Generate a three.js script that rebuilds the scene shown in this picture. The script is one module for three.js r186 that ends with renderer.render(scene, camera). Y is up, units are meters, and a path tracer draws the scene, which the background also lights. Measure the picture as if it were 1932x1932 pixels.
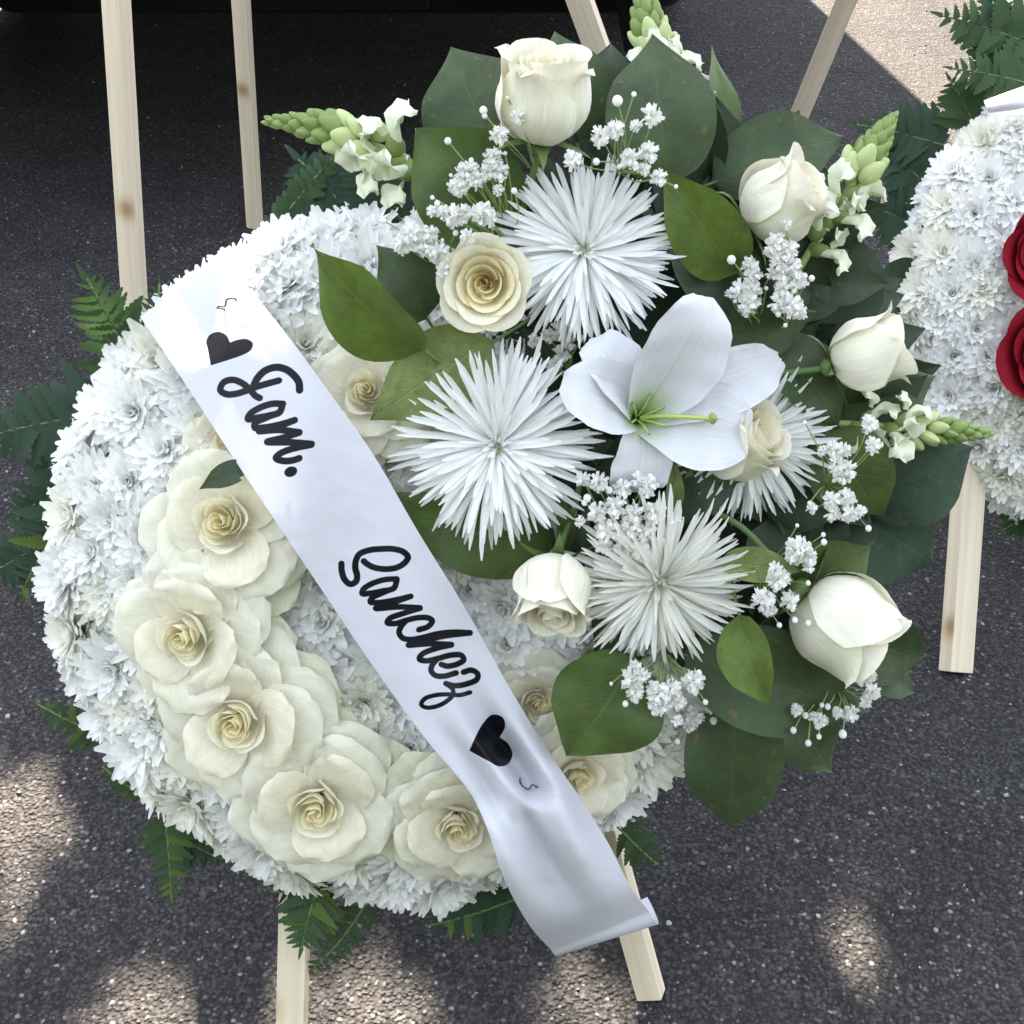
import * as THREE from 'three';
import { mergeGeometries } from 'three/addons/utils/BufferGeometryUtils.js';
import { RoundedBoxGeometry } from 'three/addons/geometries/RoundedBoxGeometry.js';

// ---------------------------------------------------------------- camera, sky, sun, exposure
const PITCH = 38 * Math.PI / 180, FOV = 40, CAMH = 1.2;
const scene = new THREE.Scene();
const camera = new THREE.PerspectiveCamera(FOV, 1, 0.05, 400);
camera.position.set(0, CAMH, 0);
camera.rotation.set(-PITCH, 0, 0);
camera.updateMatrixWorld(true);
const renderer = new THREE.WebGLRenderer({ antialias: true });
renderer.setSize(1024, 1024);
renderer.toneMapping = THREE.LinearToneMapping;
renderer.toneMappingExposure = 11.0;
renderer.shadowMap.enabled = true;

const SUN_EL = 35 * Math.PI / 180, SUN_AZ = 11.2 * Math.PI / 180;
const toSun = new THREE.Vector3(-Math.sin(SUN_AZ) * Math.cos(SUN_EL), Math.sin(SUN_EL), -Math.cos(SUN_AZ) * Math.cos(SUN_EL));
{
  const W = 256, H = 128, d = new Float32Array(W * H * 4);
  for (let j = 0; j < H; j++) for (let i = 0; i < W; i++) {
    const el = ((j + 0.5) / H - 0.5) * Math.PI, az = ((i + 0.5) / W - 0.5) * 2 * Math.PI;
    const x = Math.cos(az) * Math.cos(el), y = Math.sin(el), z = Math.sin(az) * Math.cos(el);
    const c = x * toSun.x + y * toSun.y + z * toSun.z;
    const t = Math.pow(1 - Math.max(0, y), 3.0), g = Math.pow(Math.max(0, (c + 1) / 2), 10) * 0.10;
    const o = (j * W + i) * 4;
    const k = y < 0 ? 0.6 : 1;
    d[o] = k * (0.172 * (1 - t) + 0.30 * t + g); d[o + 1] = k * (0.189 * (1 - t) + 0.306 * t + g * 0.95); d[o + 2] = k * (0.224 * (1 - t) + 0.314 * t + g * 0.85); d[o + 3] = 1;
  }
  const sky = new THREE.DataTexture(d, W, H, THREE.RGBAFormat, THREE.FloatType);
  sky.mapping = THREE.EquirectangularReflectionMapping; sky.magFilter = THREE.LinearFilter; sky.minFilter = THREE.LinearFilter; sky.needsUpdate = true;
  scene.background = sky; scene.environment = sky;
}
const sun = new THREE.DirectionalLight(new THREE.Color().setRGB(1, 0.86, 0.68), 4.2);
sun.target.position.set(0, 0, -1.5); sun.position.copy(toSun).multiplyScalar(20).add(sun.target.position);
sun.castShadow = true; sun.shadow.mapSize.set(4096, 4096);
Object.assign(sun.shadow.camera, { left: -5, right: 5, top: 5, bottom: -5, near: 1, far: 50 });
sun.shadow.radius = 0.8; sun.name = 'sun';
scene.add(sun, sun.target);

// ---------------------------------------------------------------- helpers
let seed = 12345;
const rnd = () => { seed = (seed + 0x6d2b79f5) | 0; let t = Math.imul(seed ^ (seed >>> 15), 1 | seed); t = (t + Math.imul(t ^ (t >>> 7), 61 | t)) ^ t; return ((t ^ (t >>> 14)) >>> 0) / 4294967296; };
const rr = (a, b) => a + (b - a) * rnd();
const V = (x, y, z) => new THREE.Vector3(x, y, z);
const D2R = Math.PI / 180, S = 966, TAN = Math.tan(FOV * D2R / 2);
const RIGHT = V(1, 0, 0), UPV = V(0, Math.cos(PITCH), -Math.sin(PITCH)), FWD = V(0, -Math.sin(PITCH), -Math.cos(PITCH)), EYE = V(0, CAMH, 0);
const ray = (px, py) => FWD.clone().addScaledVector(RIGHT, (px - S) / S * TAN).addScaledVector(UPV, (S - py) / S * TAN);
const at = (px, py, depth) => EYE.clone().addScaledVector(ray(px, py), depth);
const ground = (px, py, y = 0) => { const r = ray(px, py); return EYE.clone().addScaledVector(r, (y - CAMH) / r.y); };
const depthOf = (P) => P.clone().sub(EYE).dot(FWD);
const mPerPx = (P) => depthOf(P) * TAN / S;
// the plane of a wreath: centre, axes
function plane(cx, cy, depth, tilt, yaw = 0) {
  const C = at(cx, cy, depth), q = new THREE.Quaternion().setFromEuler(new THREE.Euler(-tilt * D2R, yaw * D2R, 0, 'YXZ'));
  const X = V(1, 0, 0).applyQuaternion(q), Y = V(0, 1, 0).applyQuaternion(q), N = V(0, 0, 1).applyQuaternion(q);
  return {
    C, X, Y, N, q,
    at(px, py, h) { const r = ray(px, py), P0 = C.clone().addScaledVector(N, h); return EYE.clone().addScaledVector(r, P0.sub(EYE).dot(N) / r.dot(N)); },
    dir(a, b, c) { return V(0, 0, 0).addScaledVector(X, a).addScaledVector(Y, b).addScaledVector(N, c).normalize(); },
    local(P) { const d = P.clone().sub(C); return V(d.dot(X), d.dot(Y), d.dot(N)); },
  };
}
const WP = plane(742, 1064, 1.21, 32), WP2 = plane(2165, 560, 1.70, 34, -4);

const used = {};
const numbered = (n) => { const k = used[n] = (used[n] ?? -1) + 1; return k ? n + '_' + String(k).padStart(3, '0') : n; };
function tag(o, label, category, group, kind) { o.userData = { label, category }; if (group) o.userData.group = group; if (kind) o.userData.kind = kind; return o; }
function thing(name, label, category, P, group) { const o = new THREE.Group(); o.name = numbered(name); if (P) o.position.copy(P); scene.add(o); return tag(o, label, category, group); }
function mesh(name, geo, mat, parent) { const m = new THREE.Mesh(geo, mat); m.name = parent ? name : numbered(name); m.castShadow = m.receiveShadow = true; (parent || scene).add(m); return m; }
function struct(name, geo, mat) { const m = mesh(name, geo, mat); m.userData = { kind: 'structure' }; return m; }
const frame = (zAxis, upHint) => { const z = zAxis.clone().normalize(); const x = new THREE.Vector3().crossVectors(upHint, z); if (x.lengthSq() < 1e-6) x.set(1, 0, 0); x.normalize(); const y = new THREE.Vector3().crossVectors(z, x); return new THREE.Quaternion().setFromRotationMatrix(new THREE.Matrix4().makeBasis(x, y, z)); };

function gridGeo(nu, nv, f, closed = false) {         // f(u in -1..1, v in 0..1) -> [x, y, z]
  const pos = [], uv = [], idx = [];
  for (let j = 0; j <= nv; j++) for (let i = 0; i <= nu; i++) { const u = i / nu * 2 - 1, v = j / nv; pos.push(...f(u, v)); uv.push((u + 1) / 2, v); }
  for (let j = 0; j < nv; j++) for (let i = 0; i < nu; i++) { const a = j * (nu + 1) + i, b = a + 1, c = a + nu + 1, d = c + 1; idx.push(a, b, d, a, d, c); }
  const g = new THREE.BufferGeometry();
  g.setAttribute('position', new THREE.Float32BufferAttribute(pos, 3)); g.setAttribute('uv', new THREE.Float32BufferAttribute(uv, 2)); g.setIndex(idx); g.computeVertexNormals();
  return g;
}
const keyed = (keys, v) => { if (typeof keys === 'number') return keys; let i = 1; while (i < keys.length - 1 && keys[i][0] < v) i++; const [a, x] = keys[i - 1], [b, y] = keys[i]; let t = Math.min(1, Math.max(0, (v - a) / (b - a))); t = t * t * (3 - 2 * t); return x + (y - x) * t; };
// a petal that grows from the flower's axis (z) outwards along +x; ang = angle from the axis in degrees along its length
function petal({ L, W, ang, shape = (v) => Math.sin(Math.PI * Math.pow(v, 0.75)) ** 0.6, cup = 0.5, roll = 0, ripple = 0, freq = 9, ph = 0, r0 = 0, z0 = 0, nu = 4, nv = 6, twist = 0, side = 0 }) {
  const N = 32, c = [[r0, z0]];
  for (let k = 0; k < N; k++) { const a = keyed(ang, (k + 0.5) / N) * D2R; c.push([c[k][0] + Math.sin(a) * L / N, c[k][1] + Math.cos(a) * L / N]); }
  return gridGeo(nu, nv, (u, v) => {
    const k = Math.min(N - 1, Math.floor(v * N)), t = v * N - k, a = keyed(ang, v) * D2R;
    const cx = c[k][0] + (c[k + 1][0] - c[k][0]) * t, cz = c[k][1] + (c[k + 1][1] - c[k][1]) * t;
    const hw = W / 2 * shape(v) + 1e-5, cp = keyed(cup, v) || 1e-4, R = hw / cp, th = u * cp;
    let y = R * Math.sin(th), lift = R * (1 - Math.cos(th)) - roll * hw * Math.pow(Math.abs(u), 3) * v + ripple * Math.sin(freq * v * 3 + ph + u * 3) * Math.abs(u) * v;
    const tw = twist * v; const y2 = y * Math.cos(tw) - lift * Math.sin(tw); lift = y * Math.sin(tw) + lift * Math.cos(tw); y = y2 + side * v * v * L;
    return [cx - Math.cos(a) * lift, y, cz + Math.sin(a) * lift];
  });
}
// a petal that wraps round the axis, as in a bud
function wrapPetal({ L, ang, half, r0 = 0.003, z0 = 0, spiral = 0, roll = 0, drop = 0.3, point = 0, wav = 0, ph = 0, nu = 10, nv = 8 }) {
  const N = 40, c = [[r0, z0]];
  for (let k = 0; k < N; k++) { const a = keyed(ang, (k + 0.5) / N) * D2R; c.push([c[k][0] + Math.sin(a) * L / N, c[k][1] + Math.cos(a) * L / N]); }
  return gridGeo(nu, nv, (u, v) => {
    const au = Math.abs(u), vv = Math.min(0.999, v * (1 - drop * Math.pow(au, 2.4)) * (1 - point * 0.12 * (1 - Math.exp(-30 * u * u)) )), k = Math.floor(vv * N), t = vv * N - k;
    let r = c[k][0] + (c[k + 1][0] - c[k][0]) * t, z = c[k][1] + (c[k + 1][1] - c[k][1]) * t;
    const narrow = 0.55 + 0.45 * Math.min(1, v * 1.8);
    const th = u * half * narrow;
    r = Math.max(0.0006, r + spiral * u + roll * Math.pow(au, 4) * v + wav * Math.sin(u * 5 + ph) * v * v);
    z += wav * 0.6 * Math.sin(u * 7 + ph * 2) * v * v;
    return [r * Math.cos(th), r * Math.sin(th), z];
  });
}
function tube(pts, r, seg = 12, rad = 5) { const c = new THREE.CatmullRomCurve3(pts); return new THREE.TubeGeometry(c, seg, r, rad, false); }
const moved = (g, m) => { g.applyMatrix4(m); return g; };

// ---------------------------------------------------------------- textures and materials
function tex(w, h, f, srgb = true) { const d = new Uint8Array(w * h * 4); for (let j = 0; j < h; j++) for (let i = 0; i < w; i++) { const c = f(i / w, j / h, i, j), o = (j * w + i) * 4; for (let k = 0; k < 3; k++) d[o + k] = Math.max(0, Math.min(255, c[k] * 255)); d[o + 3] = 255; } const t = new THREE.DataTexture(d, w, h); t.wrapS = t.wrapT = THREE.RepeatWrapping; t.magFilter = THREE.LinearFilter; t.minFilter = THREE.LinearMipmapLinearFilter; t.generateMipmaps = true; if (srgb) t.colorSpace = THREE.SRGBColorSpace; t.needsUpdate = true; return t; }
const hash = (x, y, s = 0) => { let n = (x * 374761393 + y * 668265263 + s * 1442695041) | 0; n = Math.imul(n ^ (n >>> 13), 1274126177); return ((n ^ (n >>> 16)) >>> 0) / 4294967296; };
const vnoise = (x, y, per, s = 0) => { const ix = Math.floor(x), iy = Math.floor(y), fx = x - ix, fy = y - iy, m = (a) => ((a % per) + per) % per, sx = fx * fx * (3 - 2 * fx), sy = fy * fy * (3 - 2 * fy); const a = hash(m(ix), m(iy), s), b = hash(m(ix + 1), m(iy), s), c = hash(m(ix), m(iy + 1), s), d = hash(m(ix + 1), m(iy + 1), s); return (a + (b - a) * sx) * (1 - sy) + (c + (d - c) * sx) * sy; };
const fbm = (x, y, per, s = 0) => { let t = 0, a = 0.5; for (let k = 0; k < 4; k++) { t += a * vnoise(x, y, per, s + k); x *= 2; y *= 2; per *= 2; a /= 2; } return t; };
const lin = (r, g, b) => new THREE.Color().setRGB(r, g, b);
const phys = (o) => new THREE.MeshPhysicalMaterial({ side: THREE.DoubleSide, roughness: 0.6, metalness: 0, ...o });
const sheet = (c, tr, rough = 0.75, o = {}) => phys({ color: c, transmission: tr, thickness: 0, roughness: Math.max(0.92, rough), ior: 1.35, ...(rough < 0.6 ? { clearcoat: rough < 0.5 ? 0.5 : 0.15, clearcoatRoughness: rough } : {}), ...o });

const petalBump = tex(256, 256, (u, v) => { const s = fbm(u * 48, v * 4, 48, 3), n = fbm(u * 8, v * 8, 8, 9); const g = 0.5 * s + 0.5 * n; return [g, g, g]; }, false);
const roseMap = tex(256, 256, (u, v) => { const s = fbm(u * 40, v * 5, 40, 5), b = fbm(u * 5, v * 5, 5, 8), k = 0.94 + 0.085 * s - 0.06 * (b - 0.5), gr = Math.max(0, fbm(u * 3 + 9, v * 3, 3, 17) - 0.55) * 0.5; return [k * (1 - gr * 0.10), k, k * (0.975 + 0.03 * b - gr * 0.25)]; });
const M = {
  mum: sheet(lin(0.94, 0.945, 0.925), 0.42, 0.9, { specularIntensity: 0.4 }), mum2: sheet(lin(0.93, 0.93, 0.86), 0.42, 0.9, { specularIntensity: 0.4 }), mumEye: phys({ color: lin(0.52, 0.52, 0.16), roughness: 0.9 }),
  spider: sheet(lin(0.89, 0.905, 0.89), 0.42, 0.65), spiderWarm: sheet(lin(0.89, 0.885, 0.82), 0.42, 0.65), spiderCore: sheet(lin(0.82, 0.86, 0.62), 0.3, 0.7),
  peach: sheet(lin(0.95, 0.84, 0.50), 0.42, 0.6, { map: roseMap, bumpMap: petalBump, bumpScale: 0.0005 }), peach2: sheet(lin(0.94, 0.87, 0.62), 0.38, 0.6, { map: roseMap, bumpMap: petalBump, bumpScale: 0.0005 }),
  rose0: sheet(lin(0.96, 0.90, 0.66), 0.46, 0.6, { map: roseMap, bumpMap: petalBump, bumpScale: 0.0005 }),
  rose1: sheet(lin(0.94, 0.90, 0.74), 0.38, 0.6, { map: roseMap, bumpMap: petalBump, bumpScale: 0.0005 }),
  rose2: sheet(lin(0.925, 0.89, 0.745), 0.36, 0.58, { map: roseMap, bumpMap: petalBump, bumpScale: 0.0005 }),
  rose3: sheet(lin(0.89, 0.885, 0.70), 0.34, 0.58, { map: roseMap, bumpMap: petalBump, bumpScale: 0.0005 }),
  roseW: sheet(lin(0.91, 0.89, 0.765), 0.32, 0.58, { map: roseMap, bumpMap: petalBump, bumpScale: 0.0005 }),
  red: phys({ color: lin(0.20, 0.003, 0.012), roughness: 0.75, specularIntensity: 0.35 }),
  stem: phys({ color: lin(0.10, 0.17, 0.045), roughness: 0.6 }), paleStem: phys({ color: lin(0.26, 0.36, 0.12), roughness: 0.6 }),
  bud: phys({ color: lin(0.175, 0.25, 0.065), roughness: 0.55 }), budPale: sheet(lin(0.50, 0.58, 0.28), 0.12, 0.6), floret: sheet(lin(0.80, 0.84, 0.66), 0.22, 0.65),
  gyp: sheet(lin(0.91, 0.91, 0.88), 0.4, 0.9, { specularIntensity: 0.4 }), pistil: phys({ color: lin(0.42, 0.52, 0.14), roughness: 0.45 }), stigma: phys({ color: lin(0.26, 0.34, 0.10), roughness: 0.5 }),
};
const lilyMap = tex(256, 256, (u, v) => {
  const x = Math.abs(u - 0.5), g = Math.max(0, 1 - v / 0.34) * Math.max(0, 1 - x * 1.6), rib = Math.exp(-Math.pow(x / 0.018, 2)) * (1 - v) * 0.8, n = 0.96 + 0.05 * fbm(u * 30, v * 3, 30, 4);
  const k = Math.min(1, g * 0.85 + rib * 0.35); return [n * (0.95 - 0.35 * k), n * (0.955 - 0.17 * k), n * (0.965 - 0.62 * k)];
});
M.lily = sheet(lin(0.76, 0.765, 0.78), 0.16, 0.5, { map: lilyMap, bumpMap: petalBump, bumpScale: 0.0006 });
// leaf: midrib and side veins
function leafTex(base, vein, s) {
  const map = tex(256, 512, (u, v) => {
    const x = (u - 0.5) * 2, ax = Math.abs(x), mid = Math.exp(-Math.pow(ax / 0.022, 2)), q = v * 9 - ax * 2.6 + 0.4 * (x > 0 ? 1 : 0), f = Math.abs(q - Math.round(q)), sv = Math.exp(-Math.pow(f / 0.045, 2)) * (1 - ax * 0.6) * 0.55;
    const n = 0.72 + 0.5 * fbm(u * 10, v * 20, 10, s), k = Math.min(1, mid * 0.9 + sv * 0.7);
    const blot = fbm(u * 3, v * 5, 3, s + 20), sp = Math.min(1, Math.max(0, fbm(u * 9, v * 18, 9, s + 40) - 0.70) * 9), wear = [0.13, 0.09, 0.03];
    return [0, 1, 2].map((i) => Math.pow(Math.max(0, ((base[i] * (0.6 + 0.85 * blot)) * n * (1 - k) + vein[i] * k) * (1 - sp) + wear[i] * sp), 1 / 2.2));
  });
  const bump = tex(256, 512, (u, v) => {
    const x = (u - 0.5) * 2, ax = Math.abs(x), mid = Math.exp(-Math.pow(ax / 0.03, 2)), q = v * 9 - ax * 2.6 + 0.4 * (x > 0 ? 1 : 0), f = Math.abs(q - Math.round(q)), sv = Math.exp(-Math.pow(f / 0.09, 2));
    const g = 0.6 - 0.4 * mid - 0.22 * sv * (1 - ax * 0.5) + 0.2 * (fbm(u * 20, v * 40, 20, s + 3) - 0.5); return [g, g, g];
  }, false);
  return { map, bump };
}
const leafMat = (b, v, s, tr = 0.16, rough = 0.42) => { const t = leafTex(b, v, s); return sheet(lin(1, 1, 1), tr, rough, { map: t.map, bumpMap: t.bump, bumpScale: 0.0012, ior: 1.45, specularIntensity: 0.6 }); };
const LM = {
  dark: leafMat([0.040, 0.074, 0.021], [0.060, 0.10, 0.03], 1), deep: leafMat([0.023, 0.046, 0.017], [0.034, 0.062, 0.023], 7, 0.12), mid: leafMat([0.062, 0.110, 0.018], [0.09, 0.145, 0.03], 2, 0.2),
  bright: leafMat([0.088, 0.148, 0.012], [0.12, 0.185, 0.024], 3, 0.26), pale: leafMat([0.165, 0.21, 0.065], [0.21, 0.255, 0.10], 4, 0.2, 0.6), blue: leafMat([0.026, 0.054, 0.028], [0.038, 0.072, 0.037], 5, 0.1, 0.5),
};
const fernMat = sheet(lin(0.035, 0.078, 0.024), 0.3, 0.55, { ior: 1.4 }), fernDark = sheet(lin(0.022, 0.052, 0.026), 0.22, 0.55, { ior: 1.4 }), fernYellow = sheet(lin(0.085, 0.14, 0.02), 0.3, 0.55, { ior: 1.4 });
const woodMap = tex(128, 1024, (u, v) => { const g = fbm(u * 14 + 0.8 * fbm(v * 4, u * 3, 8, 2), v * 3, 16, 6), k = fbm(u * 40, v * 10, 40, 11), s = 0.86 + 0.18 * g + 0.08 * (k - 0.5); const kn = Math.exp(-(((u - 0.4) / 0.12) ** 2 + ((v - 0.37) / 0.012) ** 2)) + Math.exp(-(((u - 0.7) / 0.1) ** 2 + ((v - 0.81) / 0.010) ** 2)); return [(0.89 - 0.22 * kn) * s, (0.835 - 0.30 * kn) * s, (0.735 - 0.34 * kn) * s]; });
const wood = phys({ color: lin(1, 1, 1), map: woodMap, roughness: 0.75, bumpMap: woodMap, bumpScale: 0.0004 });

// ---------------------------------------------------------------- ground
{
  const N = 2048, CELLS = 620, d = new Uint8Array(N * N * 4), hgt = new Uint8Array(N * N * 4), big = 24;
  const cx = new Float32Array(CELLS * CELLS), cy = new Float32Array(CELLS * CELLS), ch = new Float32Array(CELLS * CELLS), cc = new Float32Array(CELLS * CELLS), cr = new Float32Array(CELLS * CELLS);
  for (let k = 0; k < CELLS * CELLS; k++) { cx[k] = rnd(); cy[k] = rnd(); ch[k] = rnd(); cc[k] = rnd(); cr[k] = rr(0.3, 0.85); }
  for (let j = 0; j < N; j++) for (let i = 0; i < N; i++) {
    const x = i / N * CELLS, y = j / N * CELLS, ix = Math.floor(x), iy = Math.floor(y);
    let best = 9, bk = 0;
    for (let b = -1; b <= 1; b++) for (let a = -1; a <= 1; a++) { const gx = ix + a, gy = iy + b, k = ((gy + CELLS) % CELLS) * CELLS + (gx + CELLS) % CELLS, dx = gx + cx[k] - x, dy = gy + cy[k] - y, q = Math.sqrt(dx * dx + dy * dy) / cr[k]; if (q < best) { best = q; bk = k; } }
    const dome = Math.sqrt(Math.max(0, 1 - Math.min(1, best) ** 2)), n = fbm(i / N * big, j / N * big, big, 31), n2 = fbm(i / N * 160, j / N * 160, 160, 37);
    const edge = Math.min(1, Math.max(0, (1 - best) * 3.2)), c = cc[bk];
    let stone = c > 0.99 ? 0.26 : c > 0.95 ? 0.12 : 0.022 + 0.05 * c, tar = 0.013 + 0.014 * n2, n3 = fbm(i / N * 6, j / N * 6, 6, 55), v = (tar * (1 - edge) + stone * edge) * (0.40 + 0.60 * n + 0.62 * n3);
    const warm = c > 0.9 ? 1.05 : 0.99 + 0.05 * n, o = (j * N + i) * 4, e = (q) => Math.min(255, 255 * Math.pow(Math.max(0, q), 1 / 2.2));
    d[o] = e(v * warm * (0.96 + 0.16 * n3)); d[o + 1] = e(v * 0.985); d[o + 2] = e(v * (1.07 - 0.12 * n3)); d[o + 3] = 255;
    const h = 255 * Math.min(1, Math.max(0, 0.42 * dome * (0.1 + 0.9 * ch[bk]) + 0.55 * n2 + 0.2 * n)); hgt[o] = hgt[o + 1] = hgt[o + 2] = h; hgt[o + 3] = 255;
  }
  const mk = (a, srgb) => { const t = new THREE.DataTexture(a, N, N); t.wrapS = t.wrapT = THREE.RepeatWrapping; t.magFilter = THREE.LinearFilter; t.minFilter = THREE.LinearMipmapLinearFilter; t.generateMipmaps = true; if (srgb) t.colorSpace = THREE.SRGBColorSpace; t.needsUpdate = true; return t; };
  const map = mk(d, true), bump = mk(hgt, false);
  const g = new THREE.PlaneGeometry(240, 240); g.rotateX(-Math.PI / 2);
  const uv = g.attributes.uv, p = g.attributes.position; for (let k = 0; k < uv.count; k++) uv.setXY(k, p.getX(k) / 2.3, p.getZ(k) / 2.3);
  const m = struct('asphalt_ground', g, phys({ map, bumpMap: bump, bumpScale: 0.0062, roughness: 0.85, specularIntensity: 0.35 }));
  m.castShadow = false;
  m.userData.label = 'dark grey coarse asphalt paving under the easels';
  // loose grit lying on the surface
  const st = new THREE.IcosahedronGeometry(1, 1); { const q = st.attributes.position; for (let k = 0; k < q.count; k++) { const s = 0.8 + 0.4 * hash(Math.round(q.getX(k) * 50), Math.round(q.getY(k) * 50 + q.getZ(k) * 91)); q.setXYZ(k, q.getX(k) * s, q.getY(k) * s * 0.6, q.getZ(k) * s); } st.computeVertexNormals(); }
  const NG = 5200, im = new THREE.InstancedMesh(st, phys({ color: lin(1, 1, 1), roughness: 0.55 }), NG), mt = new THREE.Matrix4(), col = new THREE.Color();
  for (let k = 0; k < NG; k++) {
    const z = -(0.5 + 3.4 * Math.pow(rnd(), 1.5)), x = rr(-1, 1) * (0.5 + 0.42 * -z), s = 0.0009 + 0.0022 * Math.pow(rnd(), 3);
    mt.compose(V(x, s * 0.15, z), new THREE.Quaternion().setFromEuler(new THREE.Euler(rr(0, 6), rr(0, 6), rr(0, 6))), V(s, s, s)); im.setMatrixAt(k, mt);
    const c = rnd() < 0.12 ? rr(0.2, 0.42) : rr(0.03, 0.10); im.setColorAt(k, col.setRGB(c * 1.03, c, c * 0.96));
  }
  im.name = 'loose_grit'; im.castShadow = im.receiveShadow = true; tag(im, 'pale grit and stone chips scattered over the dark asphalt', 'grit', null, 'stuff'); scene.add(im);
}

// ---------------------------------------------------------------- car at the back
{
  const car = thing('parked_car', 'black car parked behind the easels, only its dark underside and a tyre in view', 'car', V(0.5, 0, -2.36));
  // local: z runs from 0 (tail) to -4.1 (nose), x from 0 (near side) to -1.85
  const paint = phys({ color: lin(0.006, 0.0065, 0.009), roughness: 0.25, clearcoat: 1, clearcoatRoughness: 0.05 }), rubber = phys({ color: lin(0.010, 0.010, 0.011), roughness: 0.95 }), glass = phys({ color: lin(0.02, 0.025, 0.03), roughness: 0.05 }), alloy = phys({ color: lin(0.35, 0.35, 0.36), metalness: 0.9, roughness: 0.35 }), under = phys({ color: lin(0.01, 0.01, 0.01), roughness: 0.95 }), lampRed = phys({ color: lin(0.25, 0.01, 0.01), roughness: 0.15 });
  const s = new THREE.Shape(); s.moveTo(0, 0.45); s.lineTo(0.02, 0.62); s.quadraticCurveTo(0.0, 0.9, -0.1, 0.92); s.lineTo(-0.85, 0.95); s.lineTo(-1.2, 1.40); s.quadraticCurveTo(-1.28, 1.46, -1.45, 1.47); s.lineTo(-2.68, 1.49); s.lineTo(-2.71, 1.46); s.lineTo(-2.72, 0.96); s.lineTo(-3.85, 0.88); s.quadraticCurveTo(-4.1, 0.86, -4.1, 0.6); s.lineTo(-4.05, 0.36); s.lineTo(-3.75, 0.28); s.lineTo(-3.70, 0.40); s.quadraticCurveTo(-3.62, 0.72, -3.35, 0.72); s.quadraticCurveTo(-3.06, 0.72, -3.0, 0.4); s.lineTo(-2.95, 0.28);
  s.lineTo(-1.72, 0.28); s.lineTo(-1.67, 0.40); s.quadraticCurveTo(-1.6, 0.72, -1.32, 0.72); s.quadraticCurveTo(-1.03, 0.72, -0.97, 0.42); s.lineTo(-0.9, 0.36); s.lineTo(-0.15, 0.43); s.lineTo(0, 0.45);
  const shp = new THREE.Shape(s.getPoints(10).filter((p, i, a) => !i || p.distanceTo(a[i - 1]) > 1e-3));
  const g = new THREE.ExtrudeGeometry(shp, { depth: 1.79, bevelEnabled: true, bevelSize: 0.012, bevelThickness: 0.03, bevelSegments: 3, steps: 1 }); g.translate(0, 0, 0.03); g.rotateY(-Math.PI / 2);
  mesh('body', g, paint, car);
  const floor = new RoundedBoxGeometry(1.5, 0.28, 2.9, 2, 0.05); floor.translate(-0.92, 0.27, -2.25); mesh('underside', floor, under, car);
  for (const x of [-0.24, -1.82]) { const c = new RoundedBoxGeometry(0.06, 0.27, 3.3, 2, 0.02); c.translate(x, 0.285, -2.15); mesh('chassis_rail', c, under, car); }
  const muf = new THREE.CylinderGeometry(0.11, 0.11, 0.5, 20); muf.rotateZ(Math.PI / 2); muf.scale(1, 0.8, 1); muf.translate(-0.92, 0.33, -0.55); mesh('muffler', muf, under, car);
  for (const z of [-1.32, -3.35]) for (const x of [-0.14, -1.71]) {
    const t = new THREE.TorusGeometry(0.225, 0.095, 14, 40); t.scale(1, 1, 1.1); t.rotateY(Math.PI / 2); t.translate(x, 0.318, z);
    const w = mesh('wheel', t, rubber, car); const rim = new THREE.CylinderGeometry(0.19, 0.19, 0.12, 28); rim.rotateZ(Math.PI / 2); rim.translate(x, 0.318, z); mesh('rim', rim, alloy, w);
  }
  for (const [a, b] of [[-1.32, -1.95], [-2.03, -2.6]]) for (const x of [0.001, -1.862]) { const w = new RoundedBoxGeometry(0.014, 0.36, a - b, 2, 0.006); w.translate(x, 1.22, (a + b) / 2); mesh('window', w, glass, car); }
  for (const x of [-0.2, -1.65]) { const w = new RoundedBoxGeometry(0.3, 0.13, 0.03, 2, 0.01); w.translate(x, 0.78, 0.02); mesh('tail_lamp', w, lampRed, car); }
  const car2 = car.clone(); car2.name = numbered('parked_car'); car2.position.x -= 2.45; scene.add(car2); tag(car2, 'second black car parked farther left in the same row, beyond the picture edge', 'car');
}

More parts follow.
